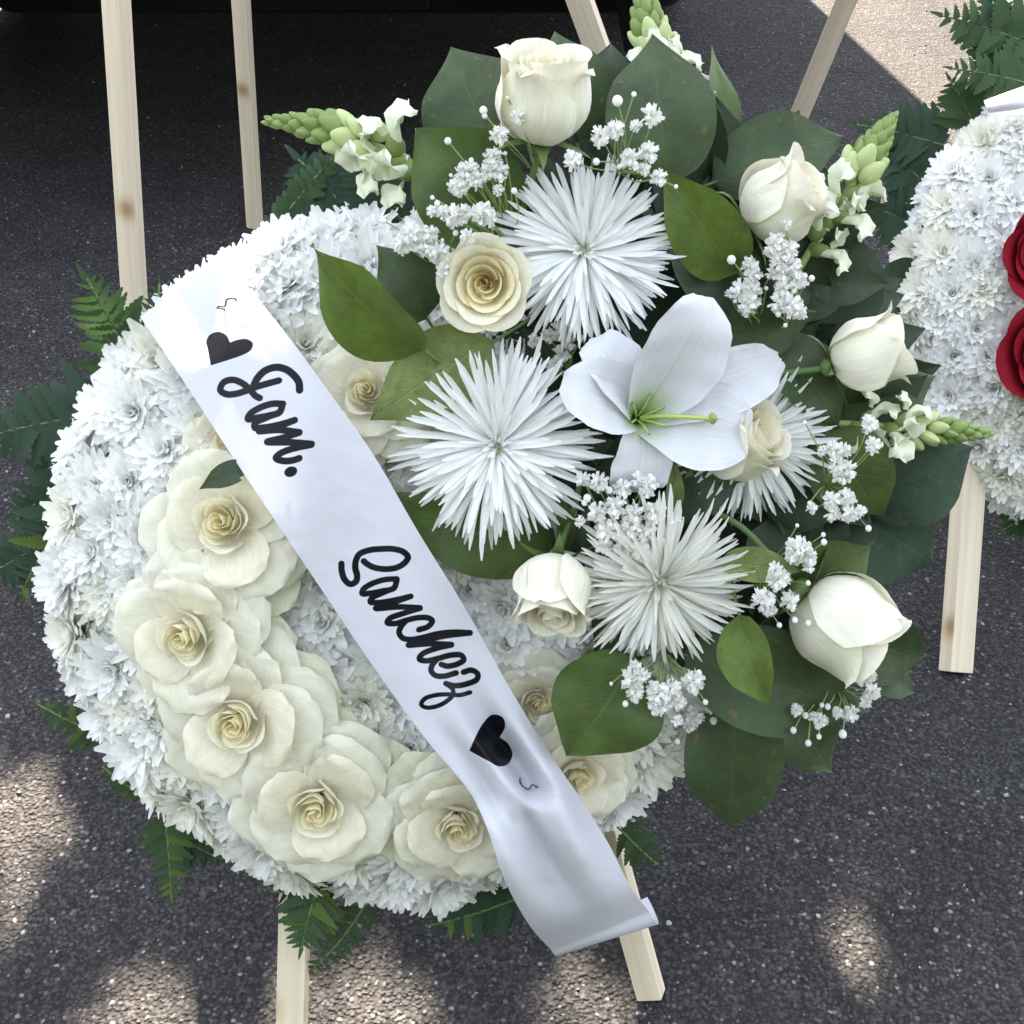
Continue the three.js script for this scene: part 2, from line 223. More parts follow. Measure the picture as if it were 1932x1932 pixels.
// ---------------------------------------------------------------- street tree beyond the frame whose crown shades the flowers
const gaps = [];
{
  const gp = (px, py, r) => gaps.push([ground(px, py), r]);
  gp(35, 1570, 0.045); gp(5, 1500, 0.035); gp(15, 1740, 0.02); gp(255, 1890, 0.035); gp(300, 1950, 0.04); gp(180, 1960, 0.03); gp(625, 1915, 0.035); gp(710, 1900, 0.035); gp(780, 1930, 0.035); gp(1110, 1880, 0.025); gp(1165, 1935, 0.022); gp(1605, 1800, 0.02);
  for (const g of gaps.slice()) { for (let k = 0; k < 3; k++) { const a = rr(0, 6.28), d = g[1] * rr(0.6, 1.1); gaps.push([g[0].clone().add(V(Math.cos(a) * d * 1.3, 0, Math.sin(a) * d)), g[1] * rr(0.25, 0.55)]); } g[1] *= 0.75; }
  gaps.push([WP.at(435, 650, 0.10), 0.045], [WP.at(370, 610, 0.08), 0.03], [WP.at(190, 580, 0.02), 0.026], [WP2.at(1880, 905, 0.02), 0.05], [WP2.at(1835, 450, 0.09), 0.02], [WP2.at(1905, 150, 0.1), 0.06]);
  const tree = thing('street_tree', 'leafy street tree beyond the car whose crown shades the flowers', 'tree', V(-1.3, 0, -6.6));
  const bark = phys({ color: lin(0.09, 0.07, 0.05), roughness: 0.95 });
  const tr = [tube([V(0, 0, 0), V(0.05, 1, 0.05), V(0.1, 2.2, 0.2), V(0.3, 3.6, 0.5)], 0.13, 20, 10), tube([V(0.1, 2.0, 0.2), V(0.5, 2.5, 0.7), V(1.2, 2.8, 1.1), V(2.1, 2.9, 1.3)], 0.05, 16, 8), tube([V(0.1, 2.2, 0.2), V(-0.3, 2.8, 0.8), V(-0.9, 3.1, 1.0)], 0.045, 16, 8), tube([V(0.2, 2.9, 0.3), V(0.8, 3.4, 0.7), V(1.6, 3.7, 0.9)], 0.04, 16, 8)];
  mesh('trunk', mergeGeometries(tr), bark, tree);
  const lf = gridGeo(2, 3, (u, v) => [u * 0.021 * Math.sin(Math.PI * (0.08 + 0.9 * v)), v * 0.068 - 0.034, 0.008 * u * u + 0.012 * v * v]);
  const U = V(Math.cos(SUN_AZ), 0, -Math.sin(SUN_AZ)), W = new THREE.Vector3().crossVectors(toSun, U).normalize(); if (W.y < 0) W.negate();
  const Q = V(0.1, 0.3, -1.5), C = Q.clone().addScaledVector(toSun, 4.5), list = [], q = new THREE.Quaternion(), m4 = new THREE.Matrix4(), p = V(0, 0, 0), inv = tree.position.clone().negate();
  for (let k = 0; k < 95000; k++) {
    const a = rr(-2.0, 2.2), b = rr(-1.5, 1.35), c = rr(-0.6, 0.6);
    p.copy(C).addScaledVector(U, a).addScaledVector(W, b).addScaledVector(toSun, c);
    if (p.y < 1.75) continue;
    let skip = false;
    for (const [P, r] of gaps) { const dd = p.clone().sub(P), t = dd.dot(toSun); if (dd.addScaledVector(toSun, -t).length() < r * 0.62 + 0.02) { skip = true; break; } }
    const g = p.clone().addScaledVector(toSun, -p.y / toSun.y);
    if (-g.z > 2.2 && g.x > 0.775 + (3.69 + g.z) * 0.198 - 0.25) skip = true;
    if (skip) continue;
    q.setFromEuler(new THREE.Euler(rr(0, 6.28), rr(0, 6.28), rr(0, 6.28)));
    list.push(new THREE.Matrix4().compose(p.clone().add(inv), q, V(1, 1, 1).multiplyScalar(rr(0.7, 1.2))));
  }
  const im = new THREE.InstancedMesh(lf, sheet(lin(0.05, 0.1, 0.025), 0.25, 0.6), list.length); list.forEach((m, i) => im.setMatrixAt(i, m)); im.name = 'crown'; im.userData = { kind: 'stuff' }; im.castShadow = true; tree.add(im);
}

// ---------------------------------------------------------------- hedge on the near side of the paving, which keeps low sky off the shaded ground
{
  const hd = thing('hedge', 'tall dark green hedge along the near side of the paving, behind the viewer', 'hedge', V(0, 0, 4.2));
  const core = new THREE.BoxGeometry(16, 3.0, 0.9, 60, 14, 4); { const p = core.attributes.position; for (let k = 0; k < p.count; k++) { const x = p.getX(k), y = p.getY(k), z = p.getZ(k), q = 0.3 * (fbm(x * 0.8 + 40, y * 0.8 + z + 20, 64, 5) - 0.5); p.setXYZ(k, x, y + 1.5 + q, z + q); } core.computeVertexNormals(); }
  mesh('hedge_core', core, phys({ color: lin(0.02, 0.032, 0.012), roughness: 0.95 }), hd);
  const lf = gridGeo(2, 3, (u, v) => [u * 0.03 * Math.sin(Math.PI * (0.08 + 0.9 * v)), v * 0.09, 0.01 * u * u]), N = 5000, im = new THREE.InstancedMesh(lf, sheet(lin(0.04, 0.075, 0.02), 0.2, 0.6), N), m4 = new THREE.Matrix4();
  for (let k = 0; k < N; k++) { m4.compose(V(rr(-8, 8), rr(0.05, 3.1), -0.5 + rr(-0.12, 0.05)), new THREE.Quaternion().setFromEuler(new THREE.Euler(rr(0, 6), rr(0, 6), rr(0, 6))), V(1, 1, 1).multiplyScalar(rr(0.8, 1.4))); im.setMatrixAt(k, m4); }
  im.name = 'foliage'; im.userData = { kind: 'stuff' }; hd.add(im);
}

// ---------------------------------------------------------------- easels of pale lumber
function stick(parent, A, B, w, t, faceHint, name = 'leg') {
  const d = B.clone().sub(A), L = d.length(), y = d.clone().normalize(), z = faceHint.clone().addScaledVector(y, -faceHint.dot(y)).normalize(), x = new THREE.Vector3().crossVectors(y, z);
  const g = new RoundedBoxGeometry(w, L, t, 2, Math.min(w, t) * 0.06);
  const p = g.attributes.position, n = g.attributes.normal, uv = g.attributes.uv, o = rnd();
  for (let k = 0; k < p.count; k++) uv.setXY(k, (Math.abs(n.getX(k)) > 0.7 ? p.getZ(k) + 0.4 : p.getX(k)) * 9 + o, p.getY(k) * 0.9 + o);
  const m = mesh(name, g, wood, parent);
  m.quaternion.setFromRotationMatrix(new THREE.Matrix4().makeBasis(x, y, z)); m.position.copy(A).addScaledVector(d, 0.5).sub(parent.position);
  return m;
}
{
  const e1 = thing('wooden_easel', 'pale wooden easel holding the wreath with the lettered ribbon', 'easel', ground(890, 1850));
  const lineUp = (foot, px, py, h, k) => { const T = WP.at(px, py, h); return T.add(T.clone().sub(foot).multiplyScalar(k)); };
  const fF = ground(1229, 1878), fE = ground(549, 2010);
  stick(e1, fE, lineUp(fE, 577, 900, -0.045, 0.25), 0.0262, 0.018, V(-0.1, 0.3, 1));
  stick(e1, fF, lineUp(fF, 985, 1000, -0.045, 0.25), 0.0245, 0.019, V(-0.32, 0.3, 1));
  const toGround = (A, B) => A.clone().addScaledVector(B.clone().sub(A), -A.y / (B.y - A.y));
  const e2 = thing('wooden_easel', 'pale wooden easel standing at upper left behind the ribbon wreath', 'easel', ground(480, 428));
  stick(e2, toGround(at(262, 700, 1.95), at(203, -260, 1.62)), at(203, -260, 1.62), 0.031, 0.018, V(-0.35, 0.2, 1));
  stick(e2, ground(481, 427), at(436, -300, 2.1), 0.026, 0.02, V(-0.25, 0.3, 1));
  const e3 = thing('wooden_easel', 'pale wooden easel whose leg shows above the arrangement between the upright leaves', 'easel', at(1200, 300, 1.9));
  stick(e3, toGround(at(1260, 460, 2.02), at(975, -330, 1.6)), at(975, -330, 1.6), 0.03, 0.02, V(-0.3, 0.2, 1));
  const e4 = thing('wooden_easel', 'pale wooden easel holding the wreath with red roses at right', 'easel', ground(1800, 1276));
  const fG = ground(1803, 1268); stick(e4, fG, WP2.at(1872, 300, -0.04).add(WP2.at(1872, 300, -0.04).sub(fG).multiplyScalar(0.5)), 0.035, 0.022, V(0.4, 0.3, 1));
  stick(e4, ground(1425, 420), at(1700, -250, 1.95), 0.032, 0.022, V(-0.25, 0.35, 1));
}

// ---------------------------------------------------------------- flower builders
const mumGeos = [];
for (let k = 0; k < 7; k++) {
  const parts = [], flat = k % 3 === 0;
  const ring = (n, L, w, a0, a1, z0) => { for (let i = 0; i < n; i++) { const g = petal({ L: L * rr(0.86, 1.12), W: w * rr(0.85, 1.2), ang: [[0, a0 + rr(-9, 9)], [0.55, a1 + rr(-10, 10)], [1, a1 - 12 + rr(-22, 22)]], cup: rr(0.35, 0.8), shape: (v) => Math.pow(Math.sin(Math.PI * Math.min(0.985, 0.10 + 0.865 * Math.pow(v, 1.4))), 0.6), r0: 0.0012, z0: z0 + rr(-0.0006, 0.0006), nu: 2, nv: 4, side: rr(-0.12, 0.12) }); g.rotateZ((i + rr(-0.3, 0.3)) / n * 2 * Math.PI); parts.push(g); } };
  ring(18, 0.030, 0.0115, 88, 112, -0.007); ring(24, 0.0345, 0.0098, 60, flat ? 96 : 88, -0.004); ring(24, 0.0325, 0.0094, 54, 78, -0.001); ring(20, 0.0285, 0.0088, 44, 64, 0.001); ring(17, 0.0235, 0.008, 31, 47, 0.002); ring(12, 0.0175, 0.0068, 18, 29, 0.003); ring(7, 0.0115, 0.0052, 6, 10, 0.004);
  mumGeos.push(mergeGeometries(parts));
}
const eyeGeo = (() => { const parts = []; for (let i = 0; i < 26; i++) { const a = i * 2.39996, r = 0.0042 * Math.sqrt(i / 26), g = new THREE.IcosahedronGeometry(0.0009, 0); g.translate(r * Math.cos(a), r * Math.sin(a), 0.0078 - r * r * 90); parts.push(g); } return mergeGeometries(parts); })();
function addMum(parent, pl, P, dir, s, k, warm) {
  const m = mesh('chrysanthemum', mumGeos[k % 7], warm ? M.mum2 : M.mum, parent);
  m.position.copy(P).sub(parent.position).applyQuaternion(parent.quaternion.clone().invert());
  m.quaternion.copy(parent.quaternion.clone().invert().multiply(frame(dir, pl.Y))).multiply(new THREE.Quaternion().setFromAxisAngle(V(0, 0, 1), rr(0, 6.28)));
  m.scale.setScalar(s);
  if (rnd() < 0.7) mesh('flower_centre', eyeGeo, M.mumEye, m);
  return m;
}
// Rose. openness: 0 bud ... 1 full; flat: spread outer petals
function rose(name, label, P, dir, up, size, o = {}, group) {
  const t = thing(name, label, 'rose', P, group); t.quaternion.copy(frame(dir, up));
  const mats = o.mats || [M.rose0, M.rose1, M.rose2, M.roseW], s = size, spin = o.spin || 0;
  const add = (g, m) => { g.rotateZ(spin); g.scale(s, s, s); return mesh('petal', g, m, t); };
  const H = o.h || 1;
  const rings = o.rings;
  let phi = rr(0, 6);
  for (const r of rings) {
    const n = r.n;
    for (let i = 0; i < n; i++) {
      const L = r.L * rr(0.94, 1.06), a = phi + i / n * 2 * Math.PI + rr(-0.1, 0.1);
      const j = rr(-5, 5);
      const g = r.open
        ? petal({ L, W: r.W * rr(0.9, 1.1), ang: r.ang.map(([v, x]) => [v, x + j + rr(-4, 4) * v]), cup: r.cup ?? [[0, 0.9], [0.6, 0.45], [1, 0.3]], shape: (v) => Math.pow(Math.sin(Math.PI * Math.min(0.975, 0.1 + 0.85 * Math.pow(v, 1.25))), 0.55), roll: r.roll ?? 0.3, ripple: r.ripple ?? 0.02, ph: rr(0, 6), r0: r.r0 ?? 0.03, z0: r.z0 ?? 0, nu: 10, nv: 12, side: rr(-0.06, 0.06) })
        : wrapPetal({ L, ang: r.ang.map(([v, x]) => [v, x + j * v * 0.6]), half: r.half * rr(0.94, 1.06), r0: r.r0 ?? 0.03, z0: r.z0 ?? 0, spiral: r.spiral ?? 0.02, roll: r.roll ?? 0, drop: r.drop ?? 0.25, point: r.point ?? 0, wav: r.wav ?? 0.006, ph: rr(0, 6), nu: r.half > 1.2 ? 16 : 12, nv: 10 });
      g.rotateZ(a); add(g, mats[r.m]);
    }
    phi += 0.6 + rr(-0.2, 0.2);
  }
  if (o.sepals) {
    for (let i = 0; i < 5; i++) { const g = petal({ L: 0.55, W: 0.2, ang: [[0, 95], [0.5, 105 + rr(-25, 15)], [1, 125 + rr(-40, 20)]], cup: 0.4, r0: 0.04, z0: -0.01, nu: 2, nv: 6, shape: (v) => Math.pow(1 - v, 0.7) * (0.5 + 0.5 * Math.min(1, v * 5)) }); g.rotateZ(i * 1.2566 + 0.4); g.scale(s, s, s); mesh('sepal', g, M.stem, t); }
    const hip = new THREE.SphereGeometry(0.13 * s, 12, 8); hip.scale(1, 1, 0.8); hip.translate(0, 0, -0.07 * s); mesh('rose_hip', hip, M.stem, t);
  }
  if (o.stem) { const L = o.stem; mesh('stem', tube([V(0, 0, -0.1 * s), V(0.01, 0, -0.06 - L * 0.3), V(0, 0, -0.06 - L)], 0.0028, 8, 6), M.stem, t); }
  return t;
}
// bud standing upright about 1 unit high
const budRings = (flare = 40) => [
  { n: 3, L: 0.86, half: 1.9, ang: [[0, 25], [0.2, 4], [1, -3]], spiral: 0.035, m: 0, drop: 0.08 },
  { n: 3, L: 0.93, half: 1.5, ang: [[0, 60], [0.2, 8], [0.7, 2], [1, 6]], spiral: 0.035, m: 1, drop: 0.1 },
  { n: 3, L: 1.03, half: 1.35, ang: [[0, 84], [0.26, 26], [0.6, -10], [0.86, 4], [1, 26]], spiral: 0.035, m: 1, drop: 0.14 },
  { n: 4, L: 1.15, half: 1.15, ang: [[0, 90], [0.3, 33], [0.62, -12], [0.85, 8], [1, flare]], spiral: 0.03, m: 2, drop: 0.2, roll: 0.03 },
  { n: 4, L: 1.24, half: 1.05, ang: [[0, 94], [0.32, 38], [0.64, -16], [0.84, 10], [0.95, flare + 35], [1, flare + 75]], spiral: 0.025, m: 3, drop: 0.26, roll: 0.06, point: 1 },
];
const openRings = [
  { n: 3, L: 0.62, half: 2.0, ang: [[0, 20], [0.2, 4], [1, 0]], spiral: 0.04, m: 0, drop: 0.06 },
  { n: 3, L: 0.70, half: 1.6, ang: [[0, 55], [0.25, 10], [1, 8]], spiral: 0.05, m: 0, drop: 0.1 },
  { n: 3, L: 0.82, half: 1.4, ang: [[0, 72], [0.3, 22], [0.8, 10], [1, 30]], spiral: 0.05, m: 1, drop: 0.14 },
  { n: 4, L: 0.98, half: 1.2, ang: [[0, 82], [0.35, 34], [0.75, 14], [1, 55]], spiral: 0.04, m: 1, drop: 0.2, roll: 0.03 },
  { n: 5, L: 1.15, half: 1.0, ang: [[0, 90], [0.4, 40], [0.75, 14], [1, 70]], spiral: 0.03, m: 2, drop: 0.25, roll: 0.06 },
  { n: 5, L: 1.3, half: 0.95, ang: [[0, 95], [0.4, 50], [0.75, 24], [0.9, 60], [1, 118]], spiral: 0.03, m: 3, drop: 0.28, roll: 0.08 },
];
// opened by hand: small heart, outer petals pressed flat
const spreadRings = () => [
  { n: 3, L: 0.46, half: 1.9, ang: [[0, 20], [0.2, 8], [1, 6]], spiral: 0.05, m: 0, drop: 0.14, z0: 0.10, wav: 0.014 },
  { n: 3, L: 0.48, half: 1.5, ang: [[0, 62], [0.25, 16], [1, 12]], spiral: 0.06, m: 0, drop: 0.2, z0: 0.07, wav: 0.018 },
  { n: 3, L: 0.53, half: 1.25, ang: [[0, 78], [0.3, 28], [0.8, 6], [1, 26]], spiral: 0.06, m: 1, drop: 0.26, z0: 0.04, wav: 0.02 },
  { n: 3, L: 0.60, half: 1.15, ang: [[0, 86], [0.36, 36], [0.7, 10], [1, 50]], spiral: 0.05, m: 2, drop: 0.28, z0: 0.01, roll: 0.05, wav: 0.02 },
  { open: true, n: 3, L: 0.84, W: 1.0, ang: [[0, 74], [0.35, 48], [0.7, 58], [1, 96]], m: 2, r0: 0.07, roll: 0.35, z0: 0.0, ripple: 0.04 },
  { open: true, n: 4, L: 1.04, W: 1.18, ang: [[0, 82], [0.4, 64], [0.75, 76], [1, 106]], m: 3, r0: 0.06, roll: 0.4, z0: -0.02, ripple: 0.055 },
  { open: true, n: 5, L: 1.18, W: 1.2, ang: [[0, 88], [0.4, 77], [0.75, 86], [1, 108]], m: 3, r0: 0.05, roll: 0.35, z0: -0.06, ripple: 0.06 },
  { open: true, n: 5, L: 1.27, W: 1.1, ang: [[0, 95], [0.5, 90], [0.8, 92], [1, 104]], m: 4, r0: 0.05, roll: 0.3, z0: -0.10, ripple: 0.06 },
];

// ---------------------------------------------------------------- main wreath
const ROSES = [[440, 985, 150, 'whose centre lies left of the word Fam. strip and below a dark leaf tip'], [372, 1188, 140], [465, 1345, 152], [605, 1500, 142], [862, 1535, 122], [1085, 1445, 115], [700, 745, 118], [1010, 1320, 105], [430, 830, 90]];
const inSpray = (px, py, g = 1) => { const x = (px - 1290) / (430 * g), y = (py - 740) / (585 * g); return x * x + y * y < 1; };
const project = (P) => { const d = P.clone().sub(EYE), z = d.dot(FWD); return [S + d.dot(RIGHT) / z / TAN * S, S - d.dot(UPV) / z / TAN * S]; };
const PR = 0.302;                                        // radius of the padded ring
const domeH = (r) => { const t = Math.min(1, Math.abs(r) / PR); return 0.078 * Math.pow(Math.max(0, 1 - Math.pow(t, 3.2)), 0.55) - 0.012 * Math.exp(-((r / 0.09) ** 2)); };
function buildWreath(pl, label, accept, name = 'chrysanthemum_wreath') {
  const w = thing(name, label, 'wreath', pl.C); w.quaternion.copy(pl.q);
  const prof = []; for (let k = 0; k <= 24; k++) { const r = 0.276 * k / 24; prof.push(new THREE.Vector2(Math.max(r, 1e-4), Math.max(-0.03, domeH(r) - 0.032))); } prof.push(new THREE.Vector2(0.279, -0.035), new THREE.Vector2(0.0001, -0.036));
  const lg = new THREE.LatheGeometry(prof.reverse(), 64); lg.rotateX(Math.PI / 2); mesh('foam_base', lg, phys({ color: lin(0.05, 0.075, 0.03), roughness: 0.95 }), w);
  const pts = [];
  for (let tries = 0; tries < 16000 && pts.length < 296; tries++) {
    const r = 0.306 * Math.sqrt(rnd()), a = rr(0, 2 * Math.PI), e = r < 0.294 ? 0.002 : 0.0005;
    let h, slope;
    if (r > 0.290) { h = rr(-0.03, 0.02); slope = 6; } else { h = domeH(r); slope = -(domeH(r + e) - domeH(r - e)) / (2 * e); }
    const nr = Math.min(slope, 1.5), n = V(Math.cos(a) * nr, Math.sin(a) * nr, 1).normalize(), c = V(Math.cos(a) * Math.min(r, 0.291), Math.sin(a) * Math.min(r, 0.291), h).addScaledVector(n, -0.018);
    if (pts.some(([q]) => q.distanceTo(c) < 0.0315)) continue;
    const P = V(0, 0, 0).addScaledVector(pl.X, c.x).addScaledVector(pl.Y, c.y).addScaledVector(pl.N, c.z).add(pl.C);
    if (!accept(P, c)) continue;
    pts.push([c, P, n]);
  }
  pts.forEach(([c, P, n], i) => addMum(w, pl, P, V(0, 0, 0).addScaledVector(pl.X, n.x).addScaledVector(pl.Y, n.y).addScaledVector(pl.N, n.z).addScaledVector(pl.X, rr(-0.22, 0.22)).addScaledVector(pl.Y, rr(-0.22, 0.22)).normalize(), rr(1.0, 1.24), i, rnd() < 0.3));
  return w;
}
const rosePos = ROSES.map(([x, y, r]) => [WP.at(x, y, domeH(Math.hypot(WP.local(WP.at(x, y, 0.06)).x, WP.local(WP.at(x, y, 0.06)).y)) + 0.0), r]);
buildWreath(WP, 'round padded wreath of small white chrysanthemums under the diagonal lettered ribbon', (P, c) => {
  const [px, py] = project(P); if (px < 0 || inSpray(px, py + (px > 1080 && py > 1250 ? 160 : 0), 0.74)) return false;
  return !rosePos.some(([Q, r]) => Q.distanceTo(P) < r * 0.00044 * 0.86);
});
buildWreath(WP2, 'white chrysanthemum wreath with red roses at the right edge', (P, c) => { const [px, py] = project(P); return px < 2060 && Math.hypot(px - 1985, py - 486) > 70 && Math.hypot(px - 2000, py - 668) > 85; });

// ---------------------------------------------------------------- wreath roses
const wreathRoseMats = [M.rose0, M.rose1, M.rose2, M.roseW, M.rose3];
const wreathRoseLabels = [
  'open white rose just under the small dark leaf tip, left of the ribbon', 'open white rose farthest left in the arc, second below the dark leaf tip', 'broad open white rose third along the arc, right above the lower left rim',
  'open white rose fourth along the arc, above the bottom rim', 'open white rose touching the left edge of the ribbon near its lower pin', 'open white rose just right of the black lower heart on the ribbon',
  'white rose half hidden between the ribbon and the pale green leaf', 'greenish white rose behind the ribbon, left of the big round leaf at the bottom', 'white rose mostly tucked under the ribbon beside the first word'];
ROSES.forEach(([x, y, r], i) => {
  const P = rosePos[i][0], R = r * mPerPx(P), l = WP.local(P), k = 1.2 * Math.hypot(l.x, l.y);
  const dir = WP.dir(l.x * 1.1 + rr(-0.1, 0.1), l.y * 1.1 + rr(-0.1, 0.1), 1);
  rose('white_rose', wreathRoseLabels[i], P.clone().addScaledVector(WP.N, i > 6 ? -0.006 : 0.006), dir, WP.Y, R * (i > 6 ? 0.86 : i > 3 ? 0.96 : 1.0) * rr(0.96, 1.04), { rings: spreadRings(), mats: wreathRoseMats, spin: rr(0, 6) }, 'opened white roses set in an arc on the wreath');
});

// ---------------------------------------------------------------- spray roses, pointing several ways
const bud = (label, px, py, h, dir, sizePx, flare, o = {}) => { const P = WP.at(px, py, h); return rose('white_rose', label, P, dir, o.up || WP.N, sizePx * mPerPx(P), { rings: budRings(flare), sepals: true, stem: 0.05, mats: [M.rose1, M.rose2, M.roseW, M.roseW], ...o }, 'white roses in the flower spray'); };
bud('upright cream rose at the top of the spray in front of a dark leaf', 1020, 262, 0.13, WP.dir(0.06, 0.86, 0.5), 180, 66, { mats: [M.rose1, M.rose2, M.rose2, M.roseW] });
{ const P = WP.at(920, 532, 0.135); rose('white_rose', 'cream rose with a peach spiral heart between the two upper spider mums', P, WP.dir(-0.10, -0.12, 1), WP.Y, 92 * mPerPx(P), { rings: openRings, mats: [M.peach, M.peach2, M.rose1, M.rose2], sepals: true, stem: 0.08 }, 'white roses in the flower spray'); }
bud('round white rosebud turned right below the curled dark leaf', 1412, 418, 0.11, WP.dir(0.78, 0.52, 0.42), 158, 58);
bud('pale greenish rosebud at the right edge beside the second wreath', 1572, 690, 0.11, WP.dir(0.9, 0.3, 0.25), 148, 30, { mats: [M.rose3, M.rose3, M.roseW, M.roseW] });
bud('small cream rosebud facing down next to the lower spider mum', 1052, 1058, 0.13, WP.dir(-0.12, -0.78, 0.62), 150, 36);
bud('white rose seen from outside at the lower right, pointed petal hanging', 1520, 1122, 0.12, WP.dir(0.78, -0.62, 0.18), 196, 60);
bud('cream rose half hidden behind the lily petal at right', 1345, 858, 0.098, WP.dir(0.66, 0.36, 0.62), 150, 50, { mats: [M.rose1, M.rose1, M.rose2, M.roseW] });

// red roses on the second wreath
for (const [x, y, s, label] of [[1978, 486, 88, 'upper red rose at the right edge on the second wreath'], [1992, 668, 108, 'lower red rose at the right edge on the second wreath']]) {
  const P = WP2.at(x, y, 0.066); rose('red_rose', label, P, WP2.dir(-0.2, 0, 1), WP2.Y, s * mPerPx(P), { rings: openRings, mats: [M.red, M.red, M.red, M.red, M.red] }, 'red roses on the second wreath');
}

// ---------------------------------------------------------------- spider chrysanthemums
const spiderGeos = [];
const SR = [[56, 1.0, 72, 100], [54, 0.99, 66, 92], [50, 0.95, 58, 84], [44, 0.88, 48, 75], [38, 0.76, 37, 64], [28, 0.56, 24, 48], [20, 0.34, 12, 26]];
SR.forEach(([n, L, a0, a1], ri) => { for (let k = 0; k < 5; k++) spiderGeos.push(petal({ L: L * rr(0.9, 1.07), W: 0.053 * rr(0.75, 1.3) * (ri > 4 ? 0.7 : 1), ang: [[0, a0 - 10], [0.35, a1 - 6 + rr(-5, 5)], [0.8, a1 + rr(-7, 7)], [1, a1 + rr(-26, 40)]], cup: [[0, 1.3], [0.5, 0.8], [1, 0.5]], shape: (v) => 0.62 + 0.38 * Math.sin(Math.PI * Math.min(1, v * 0.9)) - (v > 0.95 ? (v - 0.95) * (v - 0.95) * 200 : 0), r0: 0.02, z0: 0.009 * ri, nu: 4, nv: 9, side: rr(-0.16, 0.16), twist: rr(-0.3, 0.3) })); });
function spider(label, px, py, h, dir, rPx, warm) {
  const P = WP.at(px, py, h), s = rPx * mPerPx(P), t = thing('spider_chrysanthemum', label, 'chrysanthemum', P, 'spider chrysanthemums in the flower spray');
  t.quaternion.copy(frame(dir, WP.Y));
  SR.forEach(([n], ri) => { const off = rr(0, 6); for (let i = 0; i < n; i++) { const m = mesh('petal', spiderGeos[ri * 5 + Math.floor(rnd() * 5)], warm && rnd() < 0.7 ? M.spiderWarm : M.spider, t); m.rotation.set(rr(-0.1, 0.1), rr(-0.12, 0.12), off + (i + rr(-0.38, 0.38)) / n * 2 * Math.PI); const q = s * rr(0.84, 1.07); m.scale.set(q, q, q); } });
  const parts = []; { const c = new THREE.SphereGeometry(0.07, 14, 10); c.translate(0, 0, 0.07); c.scale(s, s, s); parts.push(c); } for (let i = 0; i < 26; i++) { const g = petal({ L: 0.24 * rr(0.75, 1.15), W: 0.065, ang: [[0, 46], [0.4, 14], [1, -24]], cup: 0.9, r0: 0.005 + 0.04 * rnd(), z0: 0.03, nu: 2, nv: 5 }); g.rotateZ(i * 2.4); g.scale(s, s, s); parts.push(g); }
  mesh('flower_centre', mergeGeometries(parts), M.spiderCore, t);
  mesh('stem', tube([V(0, 0, 0), V(0, 0, -0.04), V(0.004, 0, -0.09)], 0.003, 6, 6), M.stem, t);
  return t;
}
spider('spider chrysanthemum at the top, right of the peach hearted rose', 1100, 478, 0.115, WP.dir(0.02, 0.12, 1), 186);
spider('largest spider chrysanthemum, beside the ribbon and left of the lily', 940, 838, 0.125, WP.dir(-0.05, 0, 1), 200);
spider('cream tinted spider chrysanthemum at the bottom, below the baby\'s breath', 1240, 1085, 0.125, WP.dir(0.08, -0.42, 0.9), 190, true);
spider('spider chrysanthemum at right, partly behind the lily and a cream rose', 1405, 822, 0.085, WP.dir(0.12, -0.02, 1), 172);

